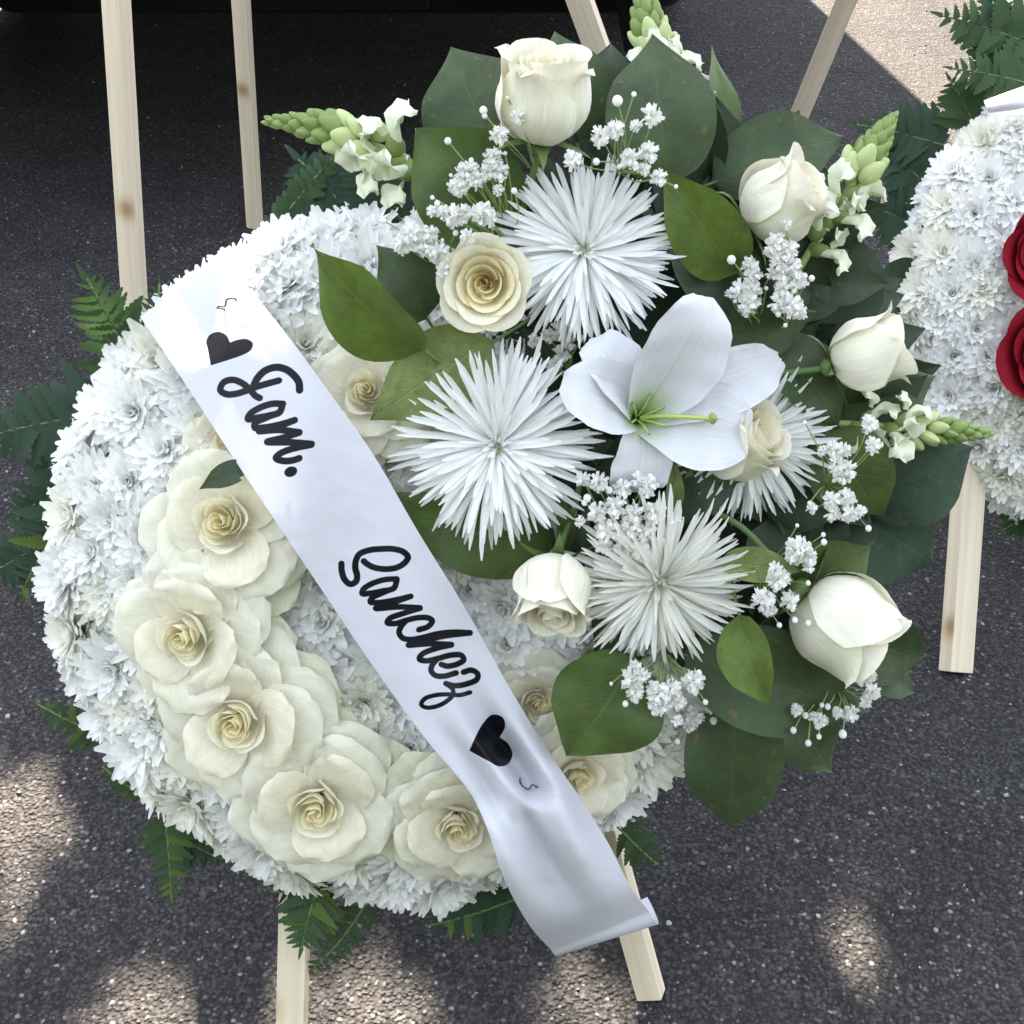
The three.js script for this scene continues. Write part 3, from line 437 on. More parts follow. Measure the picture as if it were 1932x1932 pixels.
// ---------------------------------------------------------------- lily
{
  const P = WP.at(1200, 790, 0.128), s = mPerPx(P), t = thing('lily', 'large white trumpet lily with green pistil in the middle of the spray', 'lily', P);
  const dir = WP.dir(0.3, 0.16, 0.95); t.quaternion.copy(frame(dir, WP.Y));
  const sh = (v) => Math.pow(Math.sin(Math.PI * Math.min(0.985, 0.06 + 0.905 * Math.pow(v, 1.25))), 0.62);
  //      azimuth, length, width, angles, cup, roll
  const T = [[70, 290, 172, [[0, 18], [0.3, 38], [0.7, 50], [0.88, 80], [1, 122]], [[0, 1.3], [0.5, 0.75], [1, 0.35]], 0.1], [-14, 226, 180, [[0, 22], [0.3, 56], [0.65, 66], [0.85, 92], [1, 122]], [[0, 1.3], [0.5, 0.5], [1, 0.3]], 0.1], [160, 200, 146, [[0, 22], [0.3, 58], [0.6, 72], [1, 118]], [[0, 1.4], [0.5, 0.8], [1, 0.3]], 0.16],
    [126, 210, 120, [[0, 24], [0.4, 66], [0.7, 94], [1, 165]], [[0, 1.2], [1, 0.4]], 0.12], [262, 172, 128, [[0, 24], [0.3, 72], [0.55, 104], [1, 178]], [[0, 1.2], [1, 0.4]], 0.14], [20, 315, 130, [[0, 28], [0.3, 70], [0.7, 88], [1, 112]], [[0, 1.2], [1, 0.4]], 0.1]];
  for (const [az, L, W, ang, cup, roll] of T) { const g = petal({ L: L * s, W: W * s, ang, cup, roll, shape: sh, r0: 0.004, ripple: 0.0026, ph: az, nu: 12, nv: 16 }); g.rotateZ(az * D2R); mesh('petal', g, M.lily, t); }
  const pg = tube([V(0.002, 0, 0.005), V(0.010, -0.001, 0.022), V(0.022, -0.003, 0.034), V(0.040, -0.006, 0.046)], 0.0017, 14, 8); const pi = mesh('pistil', pg, M.pistil, t);
  const sg = new THREE.SphereGeometry(0.0042, 14, 10); { const q = sg.attributes.position; for (let k = 0; k < q.count; k++) { const a = Math.atan2(q.getY(k), q.getZ(k)), f = 1 + 0.16 * Math.cos(3 * a); q.setXYZ(k, q.getX(k) * 0.75, q.getY(k) * f, q.getZ(k) * f); } sg.computeVertexNormals(); } sg.translate(0.0415, -0.006, 0.047); mesh('stigma', sg, M.stigma, pi);
  for (let i = 0; i < 6; i++) { const a = i * 1.047 + 0.4, l = rr(0.65, 1); mesh('stamen', tube([V(0.002 * Math.cos(a), 0.002 * Math.sin(a), 0.004), V(0.007 * Math.cos(a), 0.007 * Math.sin(a), 0.016 * l), V(0.015 * Math.cos(a), 0.015 * Math.sin(a), 0.028 * l)], 0.0009, 8, 6), M.pistil, t); }
  mesh('stem', tube([V(0, 0, 0.004), V(0, 0, -0.04), V(0, 0, -0.07)], 0.004, 6, 8), M.stem, t);
}

// ---------------------------------------------------------------- leaves
function leafGeo(L, W, { arch = 0.12, fold = 0.28, wave = 0.03, curl = 0, fat = 0.85, tipLen = 0.1, ph = 0, nu = 8, nv = 16, twist = 0 } = {}) {
  const pa = 0.6, pb = fat < 0.8 ? 0.72 : 0.95, vm = pa / (pa + pb), nm = Math.pow(vm, pa) * Math.pow(1 - vm, pb), out = (v) => Math.max(Math.pow(Math.pow(Math.max(1e-6, v), pa) * Math.pow(Math.max(1e-6, 1 - v), pb) / nm, 0.9) * (1 - 0.55 * Math.pow(Math.max(0, (v - 0.68) / 0.32), 1.2)), v > 0.6 && v < 0.995 ? 0.06 * Math.min(1, (1 - v) / tipLen) : 0.03);
  return gridGeo(nu, nv, (u, v) => {
    const w = W / 2 * Math.min(1, out(v)) * (v > 0.999 ? 0.02 : 1), x = u * w, au = Math.abs(u);
    let z = arch * L * Math.sin(Math.PI * v) * 0.9 + fold * Math.abs(x) + wave * W * Math.sin(v * 7 + ph + (u > 0 ? 1.4 : 0)) * au * au - curl * L * v * v;
    z += 0.02 * W * Math.sin(v * 13 + ph * 3) * u;
    const tw = twist * (v - 0.3); return [x * Math.cos(tw) - z * Math.sin(tw) * 0.3, v * L, z + x * Math.sin(tw)];
  });
}
function leaf(label, b, t, wPx, roll, mat, o = {}, name = 'broad_leaf', group = 'broad green leaves in the spray', pl = WP) {
  const A = pl.at(...b), B = pl.at(...t), d = B.clone().sub(A), L = d.length(), y = d.clone().normalize();
  let n = pl.N.clone().addScaledVector(y, -pl.N.dot(y)).normalize(); n.applyAxisAngle(y, roll * D2R);
  const x = new THREE.Vector3().crossVectors(y, n), g = leafGeo(L * 1.08, 1.08 * wPx * mPerPx(A.clone().lerp(B, 0.5)), { ph: rr(0, 6), arch: rr(0.1, 0.2), wave: rr(0.03, 0.07), twist: rr(-0.25, 0.25), fold: rr(0.14, 0.32), ...o });
  const G = thing(name, label, 'leaf', A, group); G.quaternion.setFromRotationMatrix(new THREE.Matrix4().makeBasis(x, y, n));
  mesh('blade', g, mat, G);
  mesh('petiole', tube([V(0, 0.004, 0), V(0, -0.012, -0.002), V(0.002, -0.03, -0.012)], 0.0013, 6, 5), M.stem, G);
  return G;
}
const LV = [
  ['large dark leaf with a brown pointed tip, left of the top rose', [950, 320, .09], [857, 104, .07], 200, -12, 'dark', { arch: .1, fold: .12 }],
  ['leaf whose rounded tip peeks up just behind the top rose', [1090, 270, .06], [1050, 74, .05], 130, 8, 'dark', {}],
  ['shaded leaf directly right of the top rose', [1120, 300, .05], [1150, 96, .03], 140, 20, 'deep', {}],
  ['tall upright dark leaf in front of the top snapdragon', [1262, 352, .12], [1232, 86, .10], 190, -8, 'dark', { fold: .15, tipLen: .12 }],
  ['narrow dark leaf seen on edge, rightmost of the upright leaves at the top', [1295, 335, .06], [1341, 104, .05], 120, 48, 'mid', {}],
  ['wide dark leaf with a curled tip above the round rosebud', [1345, 345, .07], [1580, 262, .06], 150, -20, 'dark', { arch: .1, wave: .06, curl: .02 }],
  ['rounded green leaf at upper left behind the baby\'s breath', [950, 455, .10], [795, 258, .13], 205, 14, 'mid', { fold: .2, fat: .7 }],
  ['bright pointed leaf lying over the small mums, left of the cream rose', [802, 662, .135], [604, 476, .155], 150, -34, 'bright', { fold: .35, tipLen: .14 }],
  ['short dark leaf just left of the peach hearted rose', [805, 600, .115], [716, 472, .135], 120, 14, 'dark', { tipLen: .14 }],
  ['pale sage leaf lying beside the ribbon above the largest spider mum', [930, 645, .125], [716, 782, .115], 150, 10, 'pale', { fold: .1 }],
  ['bright green leaf right of the top spider mum', [1392, 512, .11], [1258, 326, .14], 130, -16, 'bright', { fold: .3 }],
  ['dark leaf below the bright one right of the top spider mum', [1395, 600, .08], [1258, 440, .10], 150, 12, 'deep', {}],
  ['dark leaf pointing right behind the big lily petal', [1340, 640, .09], [1526, 592, .10], 110, 14, 'dark', { tipLen: .12 }],
  ['long dark leaf curving down left of the greenish rosebud', [1440, 640, .08], [1575, 800, .08], 130, -18, 'dark', { arch: .2 }],
  ['dark leaf under the greenish rosebud pointing at the second wreath', [1575, 795, .07], [1750, 716, .06], 140, 8, 'dark', {}],
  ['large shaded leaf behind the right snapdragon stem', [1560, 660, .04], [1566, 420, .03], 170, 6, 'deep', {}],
  ['green leaf below the right snapdragon with baby\'s breath on it', [1560, 810, .085], [1660, 965, .08], 150, 18, 'mid', {}],
  ['dark bluish leaf at the right edge below the snapdragon', [1620, 940, .05], [1822, 850, .04], 170, 0, 'blue', { fold: .12 }],
  ['lowest of the two bluish leaves at the right edge', [1590, 960, .035], [1752, 1058, .02], 175, -6, 'blue', { fold: .12 }],
  ['green leaf above the pointed white rose at lower right', [1475, 1092, .105], [1638, 1024, .11], 145, 22, 'mid', { fold: .3 }],
  ['pale leaf lying across the tips of the bottom spider mum', [1360, 1060, .14], [1500, 1076, .145], 62, -12, 'pale', {}],
  ['big rounded green leaf over the rim below the bottom spider mum', [1195, 1235, .115], [1076, 1410, .125], 205, -10, 'mid', { fold: .14, fat: .75 }],
  ['bright green twisted leaf between the bottom spider mum and the dark leaves', [1395, 1160, .14], [1450, 1322, .16], 100, 30, 'bright', { fold: .35, twist: .3 }],
  ['broad dark veined leaf pointing right below the pointed rose', [1290, 1235, .09], [1612, 1335, .07], 185, -8, 'dark', { fold: .16 }],
  ['large dark leaf hanging straight down off the rim at the bottom', [1388, 1300, .06], [1377, 1546, .03], 172, 6, 'dark', { fold: .2, fat: .85 }],
  ['smaller dark leaf hanging beside the large hanging one', [1455, 1310, .04], [1562, 1446, .02], 125, -14, 'dark', {}],
  ['dark leaf pointing right behind the pointed white rose', [1580, 1180, .05], [1734, 1236, .035], 130, 10, 'dark', {}],
  ['small leaf tip below the right pointing leaf at lower right', [1620, 1262, .035], [1718, 1304, .025], 70, -24, 'dark', {}],
  ['long dark leaf under the largest spider mum', [1050, 1045, .095], [752, 940, .10], 150, -10, 'mid', { fold: .12 }],
  ['narrow leaf left of the baby\'s breath, right of the largest spider mum', [1070, 1090, .09], [1050, 935, .11], 56, 30, 'mid', {}],
  ['narrow dark leaf right above the small cream rosebud', [1082, 1090, .09], [1112, 955, .11], 46, -24, 'deep', {}],
  ['thin twisted leaf hanging below the lily', [1255, 985, .11], [1266, 855, .13], 34, 20, 'pale', { twist: .8 }],
  ['dark leaf rising above the bottom spider mum', [1265, 975, .10], [1400, 885, .11], 80, -20, 'deep', {}],
  ['green leaf cupping the half hidden cream rose', [1275, 885, .10], [1440, 872, .12], 60, 30, 'mid', {}],
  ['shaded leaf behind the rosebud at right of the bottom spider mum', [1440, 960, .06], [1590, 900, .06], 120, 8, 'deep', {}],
  ['dark leaf under the round rosebud', [1400, 470, .06], [1560, 560, .05], 130, 8, 'deep', {}],
];
for (const [label, b, t, w, roll, m, o] of LV) leaf(label, b, t, w, roll, LM[m], o);
leaf('small dark leaf tip sticking out from under the ribbon left edge', [470, 880, .105], [383, 920, .118], 44, 10, LM.deep, { fold: .3 }, 'leaf_tip', 'leaf tips under the ribbon');
leaf('dark rounded leaf between the two wreaths', [1735, 560, -.01], [1632, 545, .0], 120, 0, LM.deep, {}, 'broad_leaf', 'broad green leaves in the spray', WP2);

// shaded filler leaves in the depth of the spray
{
  const g = leafGeo(0.07, 0.042, { nu: 4, nv: 6 }), L = [], q = new THREE.Quaternion();
  for (let k = 0; k < 420; k++) {
    const a = rr(0, 6.28), r = Math.sqrt(rnd()) * 0.82, P = WP.at(1290 + 375 * r * Math.cos(a), 740 + 520 * r * Math.sin(a), rr(0.0, 0.055));
    const y = WP.dir(Math.cos(-a) + rr(-0.7, 0.7), -Math.sin(a) + rr(-0.7, 0.7), rr(-0.2, 0.5)), n = WP.N.clone().add(V(rr(-0.5, 0.5), rr(-0.5, 0.5), rr(-0.5, 0.5))); n.addScaledVector(y, -n.dot(y)).normalize();
    q.setFromRotationMatrix(new THREE.Matrix4().makeBasis(new THREE.Vector3().crossVectors(y, n), y, n)); L.push(new THREE.Matrix4().compose(P, q, V(1, 1, 1).multiplyScalar(rr(0.7, 1.15))));
  }
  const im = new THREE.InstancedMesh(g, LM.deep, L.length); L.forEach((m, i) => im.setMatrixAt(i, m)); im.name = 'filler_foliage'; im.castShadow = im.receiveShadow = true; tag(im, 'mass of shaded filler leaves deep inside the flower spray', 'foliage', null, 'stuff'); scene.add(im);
  const fg = new THREE.SphereGeometry(1, 28, 18); fg.scale(0.135, 0.19, 0.045); const f = mesh('floral_foam', fg, phys({ color: lin(0.012, 0.022, 0.01), roughness: 1 })); f.position.copy(WP.at(1280, 740, 0.02)); f.quaternion.copy(WP.q); tag(f, 'dark green floral foam block holding the spray stems', 'floral foam');
}

// ---------------------------------------------------------------- fern fronds
const pinna = (L, W, lobes) => gridGeo(4, lobes * 4, (u, v) => { const s = 0.70 + 0.30 * Math.pow(Math.abs(Math.sin(Math.PI * lobes * v)), 0.7), w = W / 2 * Math.pow(1 - v, 0.6) * s * Math.min(1, 0.4 + v * 6); const lag = 0.25 * Math.abs(u) * w; return [u * w, v * L + lag * (1 - v), 0.12 * Math.abs(u) * w + 0.06 * L * Math.sin(3 * v)]; });
const pinnaGeo = [pinna(1, 0.46, 8), pinna(1, 0.42, 7), pinna(1, 0.50, 6)];
function frond(label, b, t, n, wPx, mat, o = {}) {
  const pl = o.pl || WP, A = pl.at(...b), B = pl.at(...t), d = B.clone().sub(A), L = d.length(), y = d.clone().normalize(); let nn = pl.N.clone().addScaledVector(y, -pl.N.dot(y)).normalize(); nn.applyAxisAngle(y, (o.roll || 0) * D2R);
  const G = thing('fern_frond', label, 'fern', A, o.group || 'fern fronds behind the ribbon wreath'); G.quaternion.setFromRotationMatrix(new THREE.Matrix4().makeBasis(new THREE.Vector3().crossVectors(y, nn), y, nn));
  const bend = o.bend ?? 0.1, cv = (v) => V((o.side || 0) * L * v * v, v * L, bend * L * Math.sin(Math.PI * v * 0.8) - 0.03 * L * v * v);
  mesh('rachis', tube([0, 0.25, 0.5, 0.75, 1].map(cv), 0.0011, 14, 5), M.stem, G);
  const W = wPx * mPerPx(A);
  n = Math.round(n * 1.25); for (let i = 0; i < n; i++) for (const s of [-1, 1]) {
    const v = 0.1 + 0.88 * (i + (s > 0 ? 0.35 : 0)) / n, l = W * Math.pow(1 - v, o.taper ?? 0.75) * rr(0.85, 1.12) * Math.min(1, 0.55 + v * 3) + 0.004, m = mesh('leaflet', pinnaGeo[Math.floor(rnd() * 3)], Array.isArray(mat) ? mat[rnd() < 0.2 ? 1 : 0] : mat, G);
    m.position.copy(cv(v)); m.rotation.set(rr(-0.25, 0.2), s * rr(-0.05, 0.35), s * -rr(0.95, 1.2), 'ZYX'); m.scale.set(l * (o.fat || 1), l, l);
  }
  const m = mesh('leaflet', pinnaGeo[1], Array.isArray(mat) ? mat[0] : mat, G); m.position.copy(cv(0.96)); m.scale.setScalar(W * 0.3);
  return G;
}
frond('sunlit fern frond at upper left poking out beside the ribbon end', [300, 720, -.005], [163, 516, .03], 9, 130, fernMat, { bend: .1, roll: -15 });
frond('fern sprig tip just behind the upper ribbon corner', [300, 660, 0], [302, 535, 0], 6, 55, fernMat, {});
frond('fern frond reaching the left edge of the photo, upper one', [250, 770, -.02], [-40, 830, -.04], 9, 130, fernDark, { roll: 10 });
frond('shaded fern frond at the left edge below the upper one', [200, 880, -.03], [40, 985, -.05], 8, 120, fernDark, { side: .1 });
frond('dark fern frond at the left edge with tip pointing down', [150, 930, -.03], [40, 1125, -.05], 9, 110, [fernDark, fernYellow], {});
frond('fern frond corner at the left picture edge, lowest of that side', [130, 1000, -.04], [-30, 1090, -.06], 8, 90, fernDark, {});
frond('small fern frond under the lower left rim', [230, 1400, -.03], [70, 1325, -.04], 7, 60, [fernMat, fernYellow], {});
frond('tiny fern sprig beneath the rim left of the drooping stem', [270, 1500, -.02], [195, 1445, -.03], 5, 45, fernMat, {});
frond('fern frond hanging down from the lower left rim', [310, 1520, -.02], [345, 1700, -.03], 8, 70, [fernMat, fernYellow], { side: .1 });
frond('short fern frond below the lower left rim, beside the hanging one', [330, 1570, -.02], [420, 1620, -.03], 6, 60, fernDark, {});
frond('fern frond in front of the bottom easel leg', [600, 1670, -.01], [570, 1790, .0], 7, 85, [fernMat, fernYellow], { roll: 10 });
frond('fern frond trailing left of the bottom easel leg', [640, 1680, -.02], [510, 1680, -.02], 6, 55, fernDark, {});
frond('long thin fern frond trailing down right of the bottom easel leg', [700, 1690, -.02], [598, 1850, -.05], 8, 48, fernMat, { side: .12 });
frond('fern frond under the bottom rim left of the ribbon tail', [990, 1690, -.02], [800, 1745, -.03], 8, 80, [fernDark, fernYellow], {});
frond('short fern frond touching the ribbon tail at the bottom rim', [960, 1640, -.02], [930, 1710, -.03], 5, 70, fernMat, {});
frond('small fern tip right of the ribbon tail below the rim', [1165, 1560, -.03], [1240, 1630, -.04], 5, 60, fernMat, {});
frond('wide fern frond at upper left behind the small mums', [720, 470, -.01], [560, 300, -.03], 10, 150, fernDark, { roll: 12 });
frond('fern frond under the left snapdragon', [770, 430, 0], [660, 300, -.01], 8, 110, [fernDark, fernMat], {});
frond('narrow myrtle-like sprig leading up left of the wide frond', [505, 450, -.01], [628, 300, -.02], 8, 34, fernMat, { fat: 1.8, taper: .2 });
const g2 = 'fern fronds behind the second wreath';
frond('fern spray at the top right corner, tips pointing left', [1960, 90, 0.0], [1770, 30, 0.0], 8, 95, [fernMat, fernDark], { pl: WP2, group: g2, fat: 1.5 });
frond('fern spray above the second wreath ribbon', [1950, 160, 0.02], [1790, 130, 0.02], 7, 70, fernMat, { pl: WP2, group: g2, fat: 1.3 });
frond('fern sprig rising into the top right corner', [1900, 170, -.01], [1860, -30, 0.0], 8, 80, [fernMat, fernDark], { pl: WP2, group: g2, fat: 1.5 });
frond('dark fern frond at the upper left rim of the second wreath', [1800, 280, -.03], [1610, 235, -.04], 8, 90, fernDark, { pl: WP2, group: g2 });
frond('fern frond left of the second wreath behind the right snapdragon', [1760, 360, -.03], [1640, 260, -.05], 8, 85, fernDark, { pl: WP2, group: g2 });
frond('shaded fern frond left of the second wreath, below the snapdragon tip', [1740, 430, -.03], [1640, 390, -.04], 7, 80, fernDark, { pl: WP2, group: g2 });
frond('short fern frond on the upper rim of the second wreath', [1840, 240, -.02], [1790, 150, -.02], 6, 70, fernMat, { pl: WP2, group: g2, fat: 1.3 });
frond('dark fern frond tip under the second wreath at the right edge', [1960, 960, -.03], [1890, 1000, -.05], 6, 60, fernMat, { pl: WP2, group: g2 });

// ---------------------------------------------------------------- snapdragons
const budGeo = (() => { const g = new THREE.SphereGeometry(1, 12, 10); const p = g.attributes.position; for (let k = 0; k < p.count; k++) { const y = p.getY(k), a = Math.atan2(p.getZ(k), p.getX(k)), f = (1 - 0.28 * Math.max(0, y)) * (1 + 0.07 * Math.cos(2 * a + 1)); p.setXYZ(k, p.getX(k) * f * 0.62, y, p.getZ(k) * f * 0.5); } g.translate(0, 0.8, 0); g.computeVertexNormals(); return g; })();
const floretGeo = (() => { const parts = [petal({ L: 1.1, W: 1.0, ang: [[0, 4], [0.6, 10], [1, 20]], cup: [[0, 2.8], [1, 2.4]], r0: 0.2, nu: 10, nv: 6, shape: (v) => 0.8 + 0.25 * v })]; for (const [a, L, W, k] of [[0.5, 0.95, 0.9, 80], [-0.5, 0.95, 0.9, 85], [2.6, 0.8, 0.8, 70], [3.6, 0.8, 0.8, 75], [3.14, 0.7, 0.7, 95]]) { const g = petal({ L, W, ang: [[0, 5], [0.3, k * 0.4], [0.7, k], [1, k + 40]], cup: 0.4, r0: 0.3, z0: 0.8, ripple: 0.12, ph: a * 3, nu: 6, nv: 6, roll: 0.2 }); g.rotateZ(a); parts.push(g); } const g = mergeGeometries(parts); g.rotateX(-Math.PI / 2); return g; })();
function snapdragon(label, b, t, nb, nf, o = {}) {
  const A = WP.at(...b), B = WP.at(...t), d = B.clone().sub(A), L = d.length(), y = d.clone().normalize(); let n = WP.N.clone().addScaledVector(y, -WP.N.dot(y)).normalize();
  const G = thing('snapdragon', label, 'snapdragon', A, 'white snapdragons round the spray'); G.quaternion.setFromRotationMatrix(new THREE.Matrix4().makeBasis(new THREE.Vector3().crossVectors(y, n), y, n));
  const bend = o.bend || 0, cv = (v) => V(bend * L * v * (1 - v) * 4, v * L, 0.05 * L * Math.sin(3 * v));
  mesh('stem', tube([-0.25, 0, 0.3, 0.6, 0.97].map((v) => cv(v)), 0.0032 * (o.s || 1), 14, 7), M.paleStem, G);
  const split = o.split ?? 0.4, w = (o.w || 40) * mPerPx(A);
  for (let i = 0; i < nb; i++) {
    const k = i / (nb - 1), v = split + (0.985 - split) * Math.pow(k, 0.85), a = i * 2.39996, r = w * (0.2 * (1 - k) + 0.03), s = w * (0.24 * (1 - k) + 0.21 * (1 - k * 0.25)) * rr(0.88, 1.12), m = mesh('bud', budGeo, k < 0.22 ? M.budPale : M.bud, G);
    m.position.copy(cv(v)).add(V(Math.cos(a) * r, 0, Math.sin(a) * r)); const dir = V(Math.cos(a) * (0.75 - 0.6 * k), 1, Math.sin(a) * (0.75 - 0.6 * k)).normalize(); m.quaternion.setFromUnitVectors(V(0, 1, 0), dir); m.rotateY(rr(0, 3)); m.scale.set(s, s * 0.95, s);
  }
  for (let i = 0; i < nf; i++) {
    const a = (o.a0 || 0.6) + i * 2.2, v = 0.02 + (split - 0.02) * i / nf, s = w * rr(0.72, 0.92), m = mesh('floret', floretGeo, M.floret, G);
    m.position.copy(cv(v)); m.quaternion.setFromUnitVectors(V(0, 1, 0), V(Math.cos(a), 0.5, 0.55 + Math.sin(a) * 0.5).normalize()); m.scale.setScalar(s);
    const c = mesh('bud', budGeo, M.bud, G); c.position.copy(cv(v)); c.quaternion.copy(m.quaternion); c.scale.setScalar(s * 0.45);
  }
  return G;
}
snapdragon('snapdragon spike pointing left with a green bud tip at upper left', [795, 320, .09], [508, 232, .06], 44, 4, { split: .27, w: 74, bend: .06, a0: 2.4 });
snapdragon('snapdragon spike cut by the top edge of the photo', [1262, 190, .05], [1205, -30, .05], 40, 5, { split: .36, w: 66, a0: -.4 });
snapdragon('snapdragon leaning right above the right hand baby\'s breath', [1525, 478, .08], [1682, 222, .07], 38, 6, { split: .48, w: 70, a0: .3 });
snapdragon('snapdragon pointing right across the second wreath', [1600, 800, .08], [1868, 818, .07], 34, 5, { split: .4, w: 56, a0: .9 });

// ---------------------------------------------------------------- baby's breath
const puffs = [0, 1, 2].map(() => { const parts = []; for (let i = 0; i < 44; i++) { const z = 1 - 1.7 * (i + 0.5) / 44, a = i * 2.39996 + rr(-0.3, 0.3), d = V(Math.sqrt(1 - z * z) * Math.cos(a), Math.sqrt(1 - z * z) * Math.sin(a), z).normalize(), g = petal({ L: 0.86 * rr(0.75, 1.1), W: 0.40, ang: [[0, 0], [0.5, 15], [1, 60 + rr(-30, 30)]], cup: 0.6, shape: (v) => 0.35 + 0.65 * Math.min(1, v * 1.4) - (v > 0.9 ? 0.25 : 0), r0: 0.05, nu: 2, nv: 3, ripple: 0.1, ph: rr(0, 6) }); g.rotateZ(rr(0, 6.28)); g.applyQuaternion(frame(d, V(0.3, 0.2, 0.9))); g.translate(d.x * 0.12, d.y * 0.12, d.z * 0.12); parts.push(g); } return mergeGeometries(parts); });
const tinyBud = (() => { const g = new THREE.SphereGeometry(1, 10, 8); g.scale(0.85, 0.85, 1.1); return g; })();
function breath(label, root, list, tiny = []) {
  const A = WP.at(...root), G = thing('babys_breath', label, "baby's breath", A, "baby's breath sprigs in the spray"), stems = [], extra = [];
  const fork = (P) => { const mid = P.clone().lerp(A, 0.45).addScaledVector(WP.N, 0.006).add(V(rr(-.006, .006), rr(-.006, .006), 0)); stems.push(tube([P.clone().sub(A), mid.sub(A), V(0, 0, -0.004)], 0.00055, 8, 4)); };
  const grow = (all) => { for (const [px, py, r, h] of all) { const P = WP.at(px, py, h ?? root[2] + 0.055), m = mesh('floret', puffs[Math.floor(rnd() * 3)], M.gyp, G); m.position.copy(P).sub(A); m.quaternion.copy(frame(WP.dir(rr(-.5, .5), rr(-.5, .5), 1), WP.Y)); m.scale.setScalar(r * mPerPx(P) * 1.08); fork(P); } };
  grow(list);
  for (const [px, py, , h] of list) { if (rnd() < 0.8) tiny = [...tiny, [px + rr(-52, 52), py + rr(-48, 48), rr(4, 7), h]]; if (rnd() < 0.4) extra.push([px + rr(-40, 40), py + rr(-40, 40), rr(9, 14), h]); }
  grow(extra);
  for (const [px, py, r, h] of tiny) { const P = WP.at(px, py, h ?? root[2] + 0.055), m = mesh('floret_bud', tinyBud, M.gyp, G); m.position.copy(P).sub(A); m.scale.setScalar(r * mPerPx(P)); fork(P); }
  mesh('stem', mergeGeometries(stems), M.paleStem, G);
}
breath("baby's breath cluster over the rounded leaf at upper left", [960, 440, .10], [[878, 322, 21], [862, 350, 20], [900, 338, 20], [872, 355, 16], [930, 295, 20], [940, 322, 22], [918, 325, 17]], [[845, 266, 8]]);
breath("baby's breath row just above the peach hearted rose", [960, 470, .105], [[858, 408, 23], [835, 400, 15], [878, 400, 16], [910, 402, 24], [925, 415, 15], [815, 398, 12], [882, 448, 17]], [[970, 360, 7]]);
breath("baby's breath over the small mums at the left of the spray", [860, 520, .10], [[775, 442, 24], [800, 460, 22], [760, 462, 20], [828, 478, 22], [838, 510, 18], [812, 440, 18]]);
breath("baby's breath left of the top rose", [1010, 330, .11], [[942, 253, 20], [978, 218, 16, .17]], [[912, 208, 9]]);
breath("baby's breath right of the top rose over the tall upright leaf", [1170, 330, .12], [[1230, 217, 22], [1133, 257, 21], [1160, 243, 20], [1190, 300, 24], [1224, 286, 22], [1243, 334, 18], [1215, 318, 14], [1080, 302, 20]], [[1165, 190, 12], [1125, 305, 8], [1196, 178, 6]]);
breath("tall baby's breath column under the round rosebud", [1480, 620, .09], [[1462, 462, 22], [1488, 470, 21], [1470, 490, 22], [1495, 500, 18], [1476, 515, 20], [1505, 528, 20], [1478, 545, 21], [1492, 575, 24], [1468, 572, 18], [1508, 590, 16]], [[1380, 490, 10]]);
breath("baby's breath strand left of the tall column", [1430, 620, .085], [[1415, 500, 18], [1420, 522, 20], [1398, 548, 22], [1412, 572, 24], [1420, 545, 16]]);
breath("shaded baby's breath between the lily and the upper spider mums", [1075, 720, .06], [[1055, 625, 20, .09], [1035, 632, 16, .09], [1072, 645, 18, .09], [1058, 668, 18, .09], [1080, 610, 15, .09], [1045, 690, 16, .09]]);
breath("thick baby's breath cluster below the lily", [1180, 1020, .10], [[1130, 910, 20], [1175, 920, 20], [1205, 905, 16], [1222, 918, 22], [1160, 955, 24], [1195, 968, 22], [1235, 965, 24], [1125, 968, 20], [1145, 1000, 26], [1185, 1000, 24], [1215, 1005, 20], [1175, 1030, 22, .15], [1140, 1030, 18], [1205, 1035, 22, .155], [1225, 1050, 17, .155], [1100, 905, 16], [1272, 985, 17]], [[1108, 940, 9], [1150, 925, 8]]);
breath("baby's breath beside the pointed white rose", [1440, 1080, .10], [[1510, 1040, 28], [1525, 1050, 18], [1495, 1030, 16], [1468, 1092, 24], [1440, 1132, 25], [1490, 1132, 20], [1462, 1075, 16], [1450, 1150, 14]], [[1500, 1170, 7], [1525, 1176, 7]]);
breath("baby's breath just under the bottom spider mum", [1250, 1230, .09], [[1192, 1282, 24], [1198, 1308, 18], [1240, 1310, 26], [1265, 1300, 24], [1308, 1285, 24], [1250, 1330, 20], [1212, 1275, 16], [1280, 1325, 16]], [[1180, 1328, 7]]);
breath("small baby's breath sprig over the large hanging leaf", [1370, 1290, .07], [[1310, 1352, 20, .09], [1302, 1368, 15, .09], [1338, 1328, 18, .09]], [[1346, 1360, 8, .09], [1396, 1353, 8, .09], [1434, 1362, 8, .09]]);
breath("baby's breath at the right on the green leaf below the snapdragon", [1560, 920, .09], [[1570, 845, 18], [1590, 850, 16], [1578, 875, 20], [1600, 885, 20], [1585, 898, 17], [1570, 945, 20], [1598, 938, 18], [1572, 968, 17], [1602, 970, 18], [1640, 800, 18], [1648, 840, 18]]);
breath("airy baby's breath at the lower right end of the spray", [1560, 1270, .05], [[1640, 1275, 15], [1645, 1305, 18], [1605, 1345, 18], [1632, 1325, 13], [1580, 1345, 12], [1548, 1360, 15], [1535, 1352, 11]], [[1590, 1385, 9], [1497, 1378, 7], [1520, 1350, 7], [1545, 1390, 6], [1525, 1402, 7], [1585, 1262, 10]]);

